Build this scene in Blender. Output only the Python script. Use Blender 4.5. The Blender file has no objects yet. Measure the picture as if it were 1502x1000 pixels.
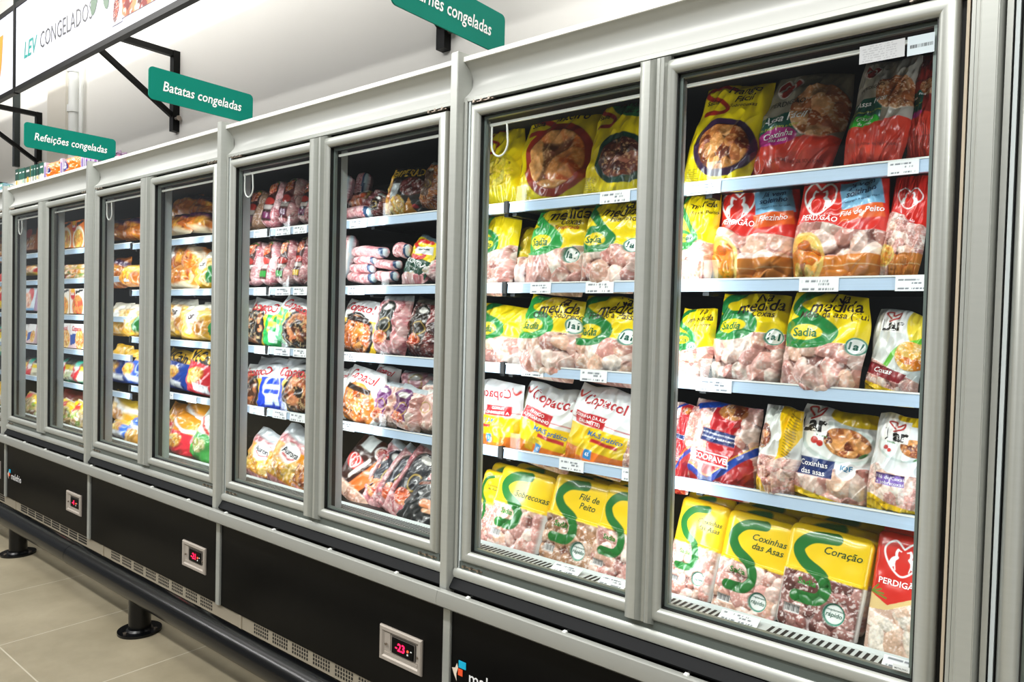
import bpy, bmesh, math, random
import numpy as np
from mathutils import Vector, Matrix
# ---------------------------------------------------------------- camera, world, lights, exposure
scene = bpy.context.scene
COL = bpy.context.scene.collection
def rad(d): return d * math.pi / 180
def make_camera():
    cd = bpy.data.cameras.new('camera'); cam = bpy.data.objects.new('camera', cd); COL.objects.link(cam)
    cd.sensor_width = 36.0; cd.lens = 1051.676 / 1502 * 36.0
    yaw, pitch, roll = 0.6765464, -0.0264424, 0.0249
    f = Vector((-0.62583671, 0.77950586, -0.02643921))
    r = Vector((math.cos(yaw), math.sin(yaw), 0)); u = r.cross(f)
    c, s = math.cos(roll), math.sin(roll)
    rr = c * r + s * u; uu = -s * r + c * u
    m = Matrix(((rr.x, uu.x, -f.x, 0.18831), (rr.y, uu.y, -f.y, -1.85174), (rr.z, uu.z, -f.z, 1.54451), (0, 0, 0, 1)))
    cam.matrix_world = m
    scene.camera = cam
make_camera()
scene.view_settings.view_transform = 'Standard'
scene.view_settings.look = 'None'
scene.view_settings.exposure = 0.27
scene.view_settings.gamma = 1
scene.view_settings.use_curve_mapping = False
w = bpy.data.worlds.new('store_light'); scene.world = w; w.use_nodes = True
w.node_tree.nodes['Background'].inputs[0].default_value = (0.93, 0.97, 1.0, 1)
w.node_tree.nodes['Background'].inputs[1].default_value = 0.16
def area(name, loc, rot, sx, sy, power, color=(1, 1, 1), spread=180):
    l = bpy.data.lights.new(name, 'AREA'); l.shape = 'RECTANGLE'; l.size = sx; l.size_y = sy
    l.energy = power; l.color = color; l.spread = rad(spread)
    o = bpy.data.objects.new(name, l); COL.objects.link(o); o.location = loc; o.rotation_euler = rot
    return o
# long ceiling fittings of the shop aisle
area('aisle_light', (-1.8, -3.6, 5.6), (rad(32), 0, 0), 11.0, 0.35, 390, (1.0, 0.99, 0.97))
area('aisle_light', (-9.5, -3.6, 5.6), (rad(32), 0, 0), 5.0, 0.35, 170, (1.0, 0.99, 0.97))
area('aisle_light', (-3.5, -6.2, 5.6), (rad(40), 0, 0), 10.0, 0.35, 190, (1.0, 0.99, 0.97))
# added fill light over the freezers to brighten the wall, not a shop fitting
area('added_wall_fill', (-3.5, -1.0, 5.4), (rad(50), 0, 0), 12.0, 1.6, 170, (1.0, 0.99, 0.97))
W = 1.56
# vertical LED bars inside the freezers, on the back of every mullion, shining on the goods
for _k in range(-1, 4):
    for _off in (0.02, 0.80):
        _x = -(_k + 1) * W + _off
        area('led_light', (_x, 0.118, 1.46), (rad(90), 0, 0), 0.05, 1.36, 1.9 if _k < 1 else 1.6, (0.93, 0.98, 1.0))

# ---------------------------------------------------------------- materials
def lin(h):
    h = h.lstrip('#'); v = [int(h[i:i + 2], 16) / 255 for i in (0, 2, 4)]
    return tuple(c / 12.92 if c <= 0.04045 else ((c + 0.055) / 1.055) ** 2.4 for c in v)
MATS = {}
def mat(name, col='#808080', rough=0.5, metal=0.0, coat=0.0, bump=0.0, scale=40, var=0.0, emit=None, es=0.0, spec=0.5, stretch=None, attr=None, ridge=False):
    if name in MATS: return MATS[name]
    m = bpy.data.materials.new(name); m.use_nodes = True; nt = m.node_tree; N = nt.nodes; L = nt.links
    b = N['Principled BSDF']
    b.inputs['Base Color'].default_value = lin(col) + (1,)
    b.inputs['Roughness'].default_value = rough; b.inputs['Metallic'].default_value = metal
    b.inputs['Coat Weight'].default_value = coat; b.inputs['Coat Roughness'].default_value = 0.12
    b.inputs['Specular IOR Level'].default_value = spec
    tc = N.new('ShaderNodeTexCoord'); no = N.new('ShaderNodeTexNoise'); no.inputs['Scale'].default_value = scale
    no.inputs['Detail'].default_value = 4
    src = tc.outputs['Object']
    if stretch:
        mp = N.new('ShaderNodeMapping'); mp.inputs['Scale'].default_value = stretch
        L.new(src, mp.inputs['Vector']); src = mp.outputs['Vector']
    L.new(src, no.inputs['Vector'])
    if attr:
        at = N.new('ShaderNodeAttribute'); at.attribute_name = attr
        L.new(at.outputs['Color'], b.inputs['Base Color'])
    elif var > 0:
        mx = N.new('ShaderNodeMix'); mx.data_type = 'RGBA'
        c = lin(col); mx.inputs[6].default_value = tuple(x * (1 - var) for x in c) + (1,)
        mx.inputs[7].default_value = tuple(min(1, x * (1 + var)) for x in c) + (1,)
        L.new(no.outputs['Fac'], mx.inputs[0]); L.new(mx.outputs[2], b.inputs['Base Color'])
    if ridge:
        no.noise_type = 'RIDGED_MULTIFRACTAL'; no.inputs['Detail'].default_value = 3; no.inputs['Distortion'].default_value = 0.8
    if bump > 0:
        bp = N.new('ShaderNodeBump'); bp.inputs['Strength'].default_value = bump; bp.inputs['Distance'].default_value = 0.004
        L.new(no.outputs['Fac'], bp.inputs['Height']); L.new(bp.outputs['Normal'], b.inputs['Normal'])
        L.new(bp.outputs['Normal'], b.inputs['Coat Normal'])
    if emit:
        b.inputs['Emission Color'].default_value = lin(emit) + (1,); b.inputs['Emission Strength'].default_value = es
    MATS[name] = m; return m
M_AL = mat('anodised_aluminium', '#b3b6b0', 0.36, 0.42, var=0.05, scale=6, stretch=(1, 1, 14))
M_ALR = mat('brushed_rail_aluminium', '#a3a5a0', 0.38, 0.4, var=0.08, scale=3, stretch=(1, 8, 8))
M_FASC = mat('painted_fascia', '#b4b6b2', 0.4, 0.1, var=0.02, scale=3)
M_WLIP = mat('white_lip', '#f2f2ee', 0.5)
M_BLK = mat('black_panel', '#040404', 0.42, var=0.1, spec=0.2)
M_GASK = mat('black_rubber', '#0b0c0c', 0.55)
M_GREY = mat('grey_liner', '#c0c9ca', 0.4, var=0.04)
M_SPACER = mat('glazing_spacer', '#7f8a86', 0.35, 0.4)
M_DARK = mat('dark_interior', '#070b0e', 0.6, var=0.2, scale=8)
M_SHELF = mat('dark_wire_shelf', '#14191c', 0.4, 0.3, var=0.2, scale=60)
M_RAIL = mat('pale_blue_rail', '#b9cfe6', 0.16, coat=0.6, var=0.1, scale=4, stretch=(1, 60, 60))
M_TAG = mat('white_card', '#f4f6f6', 0.6)
M_GRILLE = mat('white_air_grille', '#cfd6d4', 0.4)
M_KICK = mat('beige_kick_plate', '#a59d8d', 0.42, 0.35, var=0.05, scale=8)
M_TUBE = mat('black_gloss_tube', '#050607', 0.24, spec=0.35)
M_CTRL = mat('controller_bezel', '#aaa196', 0.45, 0.1)
M_WHITE = mat('white_plastic', '#eceeea', 0.4)
M_CHROME = mat('chrome_hinge', '#a89d92', 0.25, 0.9)
M_SIGN = mat('teal_sign', '#00806e', 0.6, spec=0.15)
M_LET = {}
def LET(col):
    if col not in M_LET: M_LET[col] = mat('ink_' + col.strip('#'), col, 0.4, coat=0.2)
    return M_LET[col]
M_FILM = mat('printed_plastic_film', rough=0.32, coat=0.8, bump=0.5, scale=11, attr='Col', ridge=True)
M_CARD = mat('printed_carton', rough=0.45, coat=0.25, attr='Col')
M_TRAY = mat('shrink_wrapped_tray', rough=0.3, coat=0.8, bump=0.22, scale=9, attr='Col', ridge=True)
M_PAPER = mat('printed_paper', rough=0.6, attr='Col')
def glass_mat():
    m = bpy.data.materials.new('door_glass'); m.use_nodes = True; N = m.node_tree.nodes; L = m.node_tree.links
    N.remove(N['Principled BSDF']); out = N['Material Output']
    t = N.new('ShaderNodeBsdfTransparent'); t.inputs[0].default_value = (0.975, 0.99, 0.985, 1)
    g = N.new('ShaderNodeBsdfGlossy'); g.inputs['Roughness'].default_value = 0.015
    lw = N.new('ShaderNodeLayerWeight'); lw.inputs[0].default_value = 0.5
    pw = N.new('ShaderNodeMath'); pw.operation = 'POWER'; pw.inputs[1].default_value = 4.5; L.new(lw.outputs['Facing'], pw.inputs[0])
    ma = N.new('ShaderNodeMath'); ma.operation = 'MULTIPLY_ADD'; ma.inputs[1].default_value = 0.7; ma.inputs[2].default_value = 0.022; L.new(pw.outputs[0], ma.inputs[0])
    mx = N.new('ShaderNodeMixShader'); L.new(ma.outputs[0], mx.inputs[0]); L.new(t.outputs[0], mx.inputs[1]); L.new(g.outputs[0], mx.inputs[2])
    L.new(mx.outputs[0], out.inputs[0]); return m
M_GLASS = glass_mat()

# ---------------------------------------------------------------- mesh helpers
class MB:
    def __init__(s): s.v = []; s.f = []
    def add(s, vs, fs):
        n = len(s.v); s.v += [tuple(p) for p in vs]; s.f += [tuple(i + n for i in f) for f in fs]
        return s
    def box(s, x0, x1, y0, y1, z0, z1):
        return s.add([(x0, y0, z0), (x1, y0, z0), (x1, y1, z0), (x0, y1, z0), (x0, y0, z1), (x1, y0, z1), (x1, y1, z1), (x0, y1, z1)],
              [(0, 3, 2, 1), (4, 5, 6, 7), (0, 1, 5, 4), (1, 2, 6, 5), (2, 3, 7, 6), (3, 0, 4, 7)])
    def extrude(s, prof, a, b, axis='x'):
        # prof: closed polygon; axis x -> (y,z) pairs ; axis z -> (x,y) pairs
        n = len(prof)
        def P(p, t): return (t, p[0], p[1]) if axis == 'x' else (p[0], p[1], t)
        vs = [P(p, a) for p in prof] + [P(p, b) for p in prof]
        fs = [(i, (i + 1) % n, (i + 1) % n + n, i + n) for i in range(n)] + [tuple(range(n - 1, -1, -1)), tuple(range(n, 2 * n))]
        return s.add(vs, fs)
    def frame(s, x0, x1, z0, z1, prof):
        # mitred frame; prof = open/closed list of (inset, y)
        vs = []; n = len(prof)
        for d, y in prof: vs += [(x0 + d, y, z0 + d), (x1 - d, y, z0 + d), (x1 - d, y, z1 - d), (x0 + d, y, z1 - d)]
        fs = []
        for i in range(n):
            j = (i + 1) % n
            for k in range(4):
                l = (k + 1) % 4; fs.append((4 * i + k, 4 * i + l, 4 * j + l, 4 * j + k))
        return s.add(vs, fs)
    def cyl(s, p0, p1, r, n=16, r1=None):
        p0 = Vector(p0); p1 = Vector(p1); d = (p1 - p0).normalized(); a = d.orthogonal().normalized(); b = d.cross(a)
        r1 = r if r1 is None else r1
        vs = [p0 + r * (math.cos(t) * a + math.sin(t) * b) for t in [2 * math.pi * i / n for i in range(n)]]
        vs += [p1 + r1 * (math.cos(t) * a + math.sin(t) * b) for t in [2 * math.pi * i / n for i in range(n)]]
        return s.add(vs, [(i, (i + 1) % n, (i + 1) % n + n, i + n) for i in range(n)] + [tuple(range(n - 1, -1, -1)), tuple(range(n, 2 * n))])
    def tube(s, pts, r, n=8):
        vs = []; P = [Vector(p) for p in pts]
        for i, p in enumerate(P):
            d = (P[min(i + 1, len(P) - 1)] - P[max(i - 1, 0)]).normalized()
            a = Vector((0, 1, 0)) if abs(d.y) < 0.9 else Vector((1, 0, 0)); a = (a - d * a.dot(d)).normalized(); b = d.cross(a)
            vs += [p + r * (math.cos(2 * math.pi * k / n) * a + math.sin(2 * math.pi * k / n) * b) for k in range(n)]
        fs = []
        for i in range(len(P) - 1):
            for k in range(n): fs.append((i * n + k, i * n + (k + 1) % n, (i + 1) * n + (k + 1) % n, (i + 1) * n + k))
        fs += [tuple(range(n - 1, -1, -1)), tuple(range((len(P) - 1) * n, len(P) * n))]
        return s.add(vs, fs)
    def build(s, name, m, parent=None, smooth=False, bevel=0, loc=None):
        me = bpy.data.meshes.new(name); me.from_pydata(s.v, [], s.f); me.materials.append(m)
        bm = bmesh.new(); bm.from_mesh(me); bmesh.ops.recalc_face_normals(bm, faces=bm.faces)
        if bevel: bmesh.ops.bevel(bm, geom=[e for e in bm.edges if e.is_manifold and e.calc_face_angle(0) > 0.6], offset=bevel, segments=2, affect='EDGES', clamp_overlap=True)
        bm.to_mesh(me); bm.free()
        if smooth:
            me.polygons.foreach_set('use_smooth', [True] * len(me.polygons))
            me.set_sharp_from_angle(angle=rad(38))
        o = bpy.data.objects.new(name, me); COL.objects.link(o)
        if parent is not None: o.parent = parent
        if loc: o.location = loc
        return o
def tag(o, label=None, cat=None, group=None, kind=None):
    if label: o['label'] = label
    if cat: o['category'] = cat
    if group: o['group'] = group
    if kind: o['kind'] = kind
    return o
def empty(name, loc, label, cat, group=None):
    o = bpy.data.objects.new(name, None); COL.objects.link(o); o.location = loc; o.empty_display_size = 0.1
    return tag(o, label, cat, group)
_tc = {}
def text_geo(s, bold=0.0, shear=0.0):
    k = (s, bold, shear)
    if k in _tc: return _tc[k]
    cu = bpy.data.curves.new('t', 'FONT'); cu.body = s; cu.resolution_u = 2; cu.offset = bold; cu.shear = shear; cu.size = 1
    cu.align_x = 'CENTER'; cu.align_y = 'CENTER'
    o = bpy.data.objects.new('t', cu); COL.objects.link(o); bpy.context.view_layer.update()
    dg = bpy.context.evaluated_depsgraph_get(); me = o.evaluated_get(dg).to_mesh()
    v = np.array([tuple(x.co)[:2] for x in me.vertices]).reshape(-1, 2); f = [tuple(p.vertices) for p in me.polygons]
    o.evaluated_get(dg).to_mesh_clear(); bpy.data.objects.remove(o); bpy.data.curves.remove(cu)
    if len(v):
        v[:, 0] -= (v[:, 0].min() + v[:, 0].max()) / 2; v[:, 1] -= 0.0
    _tc[k] = (v, f); return _tc[k]
def flat_text(name, s, size, m, parent, origin, ax, ay, n, bold=0.01, shear=0.0, width=None, depth=0.0015):
    v, f = text_geo(s, bold, shear); sx = size
    if width: sx = width / (v[:, 0].max() - v[:, 0].min())
    O = np.array(origin); A = np.array(ax); B = np.array(ay); Nn = np.array(n)
    P = O + v[:, :1] * sx * A + v[:, 1:] * size * B + Nn * depth
    mb = MB(); mb.v = [tuple(p) for p in P]; mb.f = list(f)
    me = bpy.data.meshes.new(name); me.from_pydata(mb.v, [], mb.f); me.materials.append(m)
    o = bpy.data.objects.new(name, me); COL.objects.link(o); o.parent = parent
    return o

# ---------------------------------------------------------------- printed designs
def vnoise(x, y, s, seed):
    rs = np.random.RandomState(seed % 99991); G = rs.rand(67, 67)
    X = x * s + 7.3; Y = y * s + 3.1; i = np.floor(X).astype(int); j = np.floor(Y).astype(int)
    fx = X - i; fy = Y - j; fx = fx * fx * (3 - 2 * fx); fy = fy * fy * (3 - 2 * fy)
    i %= 66; j %= 66
    return (G[i, j] * (1 - fx) * (1 - fy) + G[i + 1, j] * fx * (1 - fy) + G[i, j + 1] * (1 - fx) * fy + G[i + 1, j + 1] * fx * fy)
def catmull(pts, k=7):
    P = [np.array(p, float) for p in pts]; P = [2 * P[0] - P[1]] + P + [2 * P[-1] - P[-2]]; out = []
    for i in range(1, len(P) - 2):
        a, b, c, d = P[i - 1:i + 3]
        for t in np.linspace(0, 1, k, endpoint=False):
            out.append(0.5 * (2 * b + (c - a) * t + (2 * a - 5 * b + 4 * c - d) * t * t + (3 * b - a - 3 * c + d) * t ** 3))
    out.append(P[-2]); return out
class Cv:
    """paints colour and relief over (u, v) in 0..1; distances in units of the width"""
    def __init__(s, u, v, asp, cell, seed, base='#ffffff'):
        s.u = u; s.v = v; s.a = asp; s.X = u; s.Y = v * asp; s.cell = cell; s.seed = seed
        s.c = np.tile(np.array(lin(base)), (len(u), 1)); s.h = np.zeros(len(u)); s.texts = []
    def ss(s, d): return np.clip(0.5 - d / (s.cell * 1.2), 0, 1)
    def put(s, m, col):
        c = np.array(lin(col)) if isinstance(col, str) else col
        s.c = s.c * (1 - m[:, None]) + c * m[:, None]
    def plate(s, m, col):
        s.put(m, col); s.h = s.h * (1 - m)
    def band(s, v0, v1, slope=0, wob=0):
        e = slope * (s.u - .5) + (wob * (vnoise(s.X, s.Y * 0, 4, s.seed + 5) - .5) if wob else 0)
        return s.ss((v0 + e - s.v) * s.a) * s.ss((s.v - v1 - e) * s.a)
    def ell(s, cx, cy, rx, ry=None, rot=0):
        ry = ry or rx; dx = s.X - cx; dy = s.Y - cy * s.a; c, q = math.cos(rad(rot)), math.sin(rad(rot))
        x = (dx * c + dy * q) / rx; y = (-dx * q + dy * c) / ry
        return s.ss((np.sqrt(x * x + y * y) - 1) * min(rx, ry))
    def rect(s, cx, cy, w, h, rot=0):
        dx = s.X - cx; dy = s.Y - cy * s.a; c, q = math.cos(rad(rot)), math.sin(rad(rot))
        x = abs(dx * c + dy * q) - w / 2; y = abs(-dx * q + dy * c) - h / 2
        return s.ss(np.maximum(x, y))
    def poly(s, pts):
        x, y = s.u, s.v; ins = np.zeros(len(x), bool); n = len(pts)
        for i in range(n):
            x0, y0 = pts[i]; x1, y1 = pts[(i + 1) % n]
            if y0 == y1: continue
            c = ((y0 > y) != (y1 > y)) & (x < (x1 - x0) * (y - y0) / (y1 - y0) + x0); ins ^= c
        return ins.astype(float)
    def stroke(s, pts, wd, smooth=True, taper=0.0):
        P = catmull(pts) if smooth and len(pts) > 2 else [np.array(p, float) for p in pts]
        best = np.full(len(s.X), 9.0); n = len(P) - 1
        for i in range(n):
            a = P[i] * (1, s.a); b = P[i + 1] * (1, s.a); d = b - a; L2 = d @ d + 1e-12
            t = np.clip(((s.X - a[0]) * d[0] + (s.Y - a[1]) * d[1]) / L2, 0, 1)
            wv = wd * (1 - taper * (i + t) / n)
            best = np.minimum(best, np.hypot(s.X - a[0] - t * d[0], s.Y - a[1] - t * d[1]) - wv / 2)
        return s.ss(best)
    def pieces(s, mask, size, pal, gap='#5c2e2a', relief=0.05, elong=1.5, fleck='#f7ece8', seed=0, fl=0.35, box=(0, 1, 0, 1)):
        rs = np.random.RandomState((s.seed * 7 + seed * 131 + 11) % 99991)
        u0, u1, v0, v1 = box; nx = max(1, int((u1 - u0) / size)); ny = max(1, int((v1 - v0) * s.a / size))
        best = np.full(len(s.X), 1e9); idx = np.zeros(len(s.X), int); k = 0; cols = []
        for i in range(nx + 1):
            for j in range(ny + 1):
                cx = u0 + (i + .5 * (j % 2) + .45 * (rs.rand() - .5)) * (u1 - u0) / nx
                cy = v0 * s.a + (j + .45 * (rs.rand() - .5)) * (v1 - v0) * s.a / ny
                a = size * (.62 + .3 * rs.rand()) * math.sqrt(elong); b = a / elong * (.8 + .4 * rs.rand()); t = rs.rand() * math.pi
                dx = s.X - cx; dy = s.Y - cy; x = (dx * math.cos(t) + dy * math.sin(t)) / a; y = (-dx * math.sin(t) + dy * math.cos(t)) / b
                d = x * x + y * y - .35 * rs.rand(); m = d < best; best[m] = d[m]; idx[m] = k; k += 1
                cols.append(np.array(lin(pal[rs.randint(len(pal))])) * (.72 + .45 * rs.rand()))
        cols = np.array(cols); cc = cols[idx]; pl = np.array([lin(p) for p in pal]); c2 = pl[(idx * 7 + 3) % len(pl)]
        n1 = vnoise(s.X, s.Y, 26, s.seed + 3); n2 = vnoise(s.X, s.Y, 55, s.seed + 4); n3 = vnoise(s.X + s.Y * .6, s.Y, 9, s.seed + 14)
        mm = np.clip((n3 - .45) * 4, 0, 1)[:, None] * .7; cc = cc * (1 - mm) + c2 * mm
        cc = cc * (.62 + .55 * n1 + .25 * n2)[:, None]
        e = np.clip((best - .72) / .22, 0, 1)[:, None] * .8
        cc = cc * (1 - e) + np.array(lin(gap)) * e
        fm = (np.clip((n1 * .45 + n2 * .55 - .62) * 14, 0, 1) * fl * 1.8).clip(0, .9)[:, None]
        cc = cc * (1 - fm) + np.array(lin(fleck)) * fm
        s.put(mask, cc)
        s.h = s.h + mask * relief * np.sqrt(np.clip(1 - best, 0, 1))
    def text(s, t, u, v, size, col='#111111', rot=0, shear=0.0, bold=0.01, width=None):
        s.texts.append((t, u, v, size, col, rot, shear, bold, width))
RAW = ['#e3a89e', '#f2cfc2', '#cf8f86', '#eebfa6', '#f6dfd2', '#d99a8c']
PINK = ['#df8d92', '#eeb0b2', '#c96f78', '#f4c8c6']
ROAST = ['#b5632c', '#8c3f1b', '#cf8540', '#6f2d14', '#dd9a55']
GOLD = ['#ee9a22', '#f4b646', '#e2801a', '#f8cc6c', '#d26a14']
PALE = ['#e8aa2c', '#f2c450', '#d08416', '#f6d680']
HEART = ['#7d4a46', '#9a625c', '#6a3a38', '#b98880']
DARKM = ['#7b2f2c', '#5c2422', '#93453f', '#3f1b1a']
CHAR = ['#5b2a18', '#c96a3a', '#2a1a14', '#e39060', '#1b1210']
S_CURVE = [(.62, .93), (.36, .90), (.22, .80), (.30, .70), (.52, .62), (.60, .52), (.52, .43), (.28, .42)]
def swoosh(s, col, x0, x1, y0, y1, wd, taper=0):
    s.put(s.stroke([(x0 + (x1 - x0) * (px - .2) / .42, y0 + (y1 - y0) * (py - .42) / .51) for px, py in S_CURVE], wd, taper=taper), col)
def heart_birds(s, cx, cy, r, bg=None, wh='#ffffff'):
    a = s.a
    hp = [(cx, cy + .55 * r / a), (cx + .5 * r, cy + .95 * r / a), (cx + r, cy + .45 * r / a), (cx + .75 * r, cy - .35 * r / a), (cx, cy - r / a),
          (cx - .75 * r, cy - .35 * r / a), (cx - r, cy + .45 * r / a), (cx - .5 * r, cy + .95 * r / a), (cx, cy + .55 * r / a)]
    if bg: s.put(s.poly([tuple(p) for p in catmull(hp)]), bg)
    s.put(s.stroke(hp, .07 * r + .008), wh)
    for sg in (-1, 1):
        bx = cx + sg * .4 * r
        s.put(s.stroke([(bx + sg * .18 * r, cy - .38 * r / a), (bx + sg * .1 * r, cy - .12 * r / a), (bx - sg * .06 * r, cy + .02 * r / a)], .34 * r, taper=.45), wh)
        s.put(s.stroke([(bx - sg * .04 * r, cy), (bx - sg * .02 * r, cy + .28 * r / a), (bx - sg * .08 * r, cy + .46 * r / a)], .13 * r), wh)
        s.put(s.stroke([(bx - sg * .08 * r, cy + .46 * r / a), (bx - sg * .24 * r, cy + .40 * r / a)], .07 * r, False), wh)
        s.put(s.stroke([(bx + sg * .02 * r, cy - .4 * r / a), (bx - sg * .04 * r, cy - .68 * r / a)], .055 * r), wh)
def badge(s, cx, cy, r, txt='1a1', ring='#00856a'):
    s.plate(s.ell(cx, cy, r), '#f2faf5'); s.put(s.ell(cx, cy, r) * (1 - s.ell(cx, cy, r * .84)), ring); s.put(s.ell(cx, cy, r * .76), '#f7fbf8')
    if txt: s.text(txt, cx, cy, r * 1.15, '#0b5c4a', 0, .12, .03)
def d_medida(s, sub='Coxas', clear=.5, sx=.02, title=True, badge_at=(.78, .45), yellow='#f5d800', temp=None, rowt='medida', S='#17803a'):
    cl = s.band(-1, clear, slope=.12, wob=.1)
    s.put(1 - cl, yellow)
    s.pieces(cl, .2, RAW, gap='#6a322c', relief=.085, box=(0, 1, 0, clear + .1))
    s.put(s.stroke([(sx + .30, .99), (sx + .10, .93), (sx + .04, .84), (sx + .16, .765), (sx + .42, clear + .19), (sx + .56, clear + .10), (sx + .46, clear + .0), (sx + .22, clear - .035), (sx + .02, clear - .02)], .13), S); s.put(s.ell(sx + .2, clear + .08, .3, .2, 0), S)
    s.put(s.ell(sx + .24, clear + .08, .2, .1, 4), yellow)
    s.text('Sadia', sx + .24, clear + .075, .15, '#0f6b34', 3, 0, .02)
    if title:
        s.text('Na', .66, .95, .2, '#20140c', 8, .35, .012); s.text(rowt, .62, .855, .22, '#20140c', 8, .35, .014)
        if sub: s.text(sub, .68, .775, .12, '#3b2a10', 5, .3, .006)
        if temp: s.text(temp, .64, .71, .08, '#b3271e', 5, .3, .008)
    if badge_at: badge(s, badge_at[0], badge_at[1], .11)
def d_facil(s, t1='Frango', t2='Fácil', t3='Sobrecoxas', disc='#3a2140', S='#b3261b', cx=.56, cy=.36, yellow='#f3d900', pal=None, top=None, piece=.15):
    s.put(np.ones(len(s.u)), yellow)
    if top: s.put(s.ell(.75, 1.0, .6, .4), top)
    s.put(s.ell(cx, cy, .44, .42), disc)
    s.pieces(s.ell(cx, cy, .35, .33, 15), piece, pal or ROAST, gap='#4a1c0e', relief=.02, elong=1.7, fleck='#f0c08a', seed=3, fl=.25)
    swoosh(s, S, .03, .48, .66, .93, .07)
    s.text('Sadia', .2, .76, .1, '#20140c', 3, 0, .015)
    s.text(t1, .62, .92, .17, '#20140c', 6, .35, .012); s.text(t2, .66, .83, .15, '#20140c', 6, .35, .012)
    if t3: s.text(t3, .66, .76, .08, '#5a3a10', 6, .3, .005)
    for k in range(7): s.put(s.band(.045 + .018 * k, .05 + .018 * k) * s.ss(s.u - .3) * s.ss(.06 - s.u) * (vnoise(s.X, s.Y, 40, k) > .4), '#8a6c10')
def d_perfacil(s, oval='#c02a8a', word='Coxinha', sub='das asas', kg=False, gray='#8f8878'):
    s.put(np.ones(len(s.u)), gray); s.put(s.band(-1, .34, slope=.1), '#d8402c')
    s.put(s.poly([(-.1, .28), (.55, .36), (.55, .58), (-.1, .50)]), '#15564a')
    s.pieces(s.ell(.72, .6, .32, .33, 30), .16, ['#c98a5c', '#b2683a', '#dba878', '#a0522a'], gap='#6d2f18', relief=.03, fleck='#f4dcc0', seed=2)
    s.put(s.ell(.3, .34, .25, .11, 8), oval)
    heart_birds(s, .25, .82, .15, '#b23326', '#e8dcd4')
    s.text('PERDIGÃO', .33, .65, .09, '#2a2520', 5, 0, .012)
    s.text('Assa', .22, .49, .14, '#ffffff', 8, .3, .015); s.text('Fácil', .5, .525, .12, '#ffffff', 8, .3, .012)
    s.text('direto do freezer para o forno', .24, .42, .05, '#c9d040', 8, .2, .004)
    s.text(word, .32, .36, .11, '#ffffff', 8, .3, .01); s.text(sub, .34, .31, .07, '#ffffff', 8, .3, .006)
    s.text('CONTÉM 18% DE SOLUÇÃO', .6, .14, .05, '#8c1f16', 4, 0, .006)
    if kg: s.put(s.ell(.78, .3, .14, .07, 10), '#15564a'); s.text('1kg', .78, .3, .1, '#ffffff', 8, 0, .01)
def d_soltinho(s, word='Filezinho', stick=True, logo=(.28, .8, .22), sx=.72, clear=.5, deco=True):
    cl = s.band(-1, clear, slope=-.08, wob=.08)
    s.put(1 - cl, '#d92b20')
    s.pieces(cl, .2, RAW, gap='#6a322c', relief=.08, box=(0, 1, 0, clear + .1))
    s.put(s.band(-1, .24, slope=.05) * s.ss(.32 - s.u), '#d8812e'); s.put(s.band(.15, .155, slope=.05) * s.ss(.3 - s.u), '#f6d9a8')
    if deco:
        s.put(s.ell(.16, .22, .27, .3), '#f1cf74'); s.pieces(s.ell(.16, .22, .23, .26), .13, GOLD, gap='#b0591a', relief=.012, seed=5, fleck='#3f8a2a', fl=.25)
    heart_birds(s, logo[0], logo[1], logo[2])
    s.text('PERDIGÃO', logo[0] + .04, logo[1] - .19, .09, '#ffffff', -6, 0, .014)
    if stick:
        s.plate(s.rect(sx, .83, .44, .33, 10), '#7fbce0'); s.plate(s.rect(sx + .02, .64, .44, .16, 10), '#e8641f')
        s.text('Já vem', sx, .91, .1, '#123a66', 10, .3, .012); s.text('soltinho', sx, .835, .1, '#123a66', 10, .3, .012)
        s.text('Descongela o que for usar!', sx, .765, .035, '#123a66', 10, .2, .004); s.text(word, sx + .02, .65, .09, '#ffffff', 8, .3, .01)
def lar_logo(s, cx, cy, sc=1.0, plate=True):
    if plate: s.put(s.rect(cx, cy + .02, .46 * sc, .42 * sc), '#f4f2ee')
    a = s.a
    s.put(s.stroke([(cx - .02 * sc, cy + .07 * sc / a), (cx - .13 * sc, cy + .17 * sc / a), (cx - .02 * sc, cy + .19 * sc / a), (cx + .02 * sc, cy + .12 * sc / a), (cx + .12 * sc, cy + .2 * sc / a), (cx + .1 * sc, cy + .1 * sc / a), (cx - .04 * sc, cy + .02 * sc / a)], .03 * sc), '#c0281c')
    s.text('Lar', cx + .02, cy - .05 * sc / a, .3 * sc, '#1c1714', 4, 0, .035)
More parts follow.
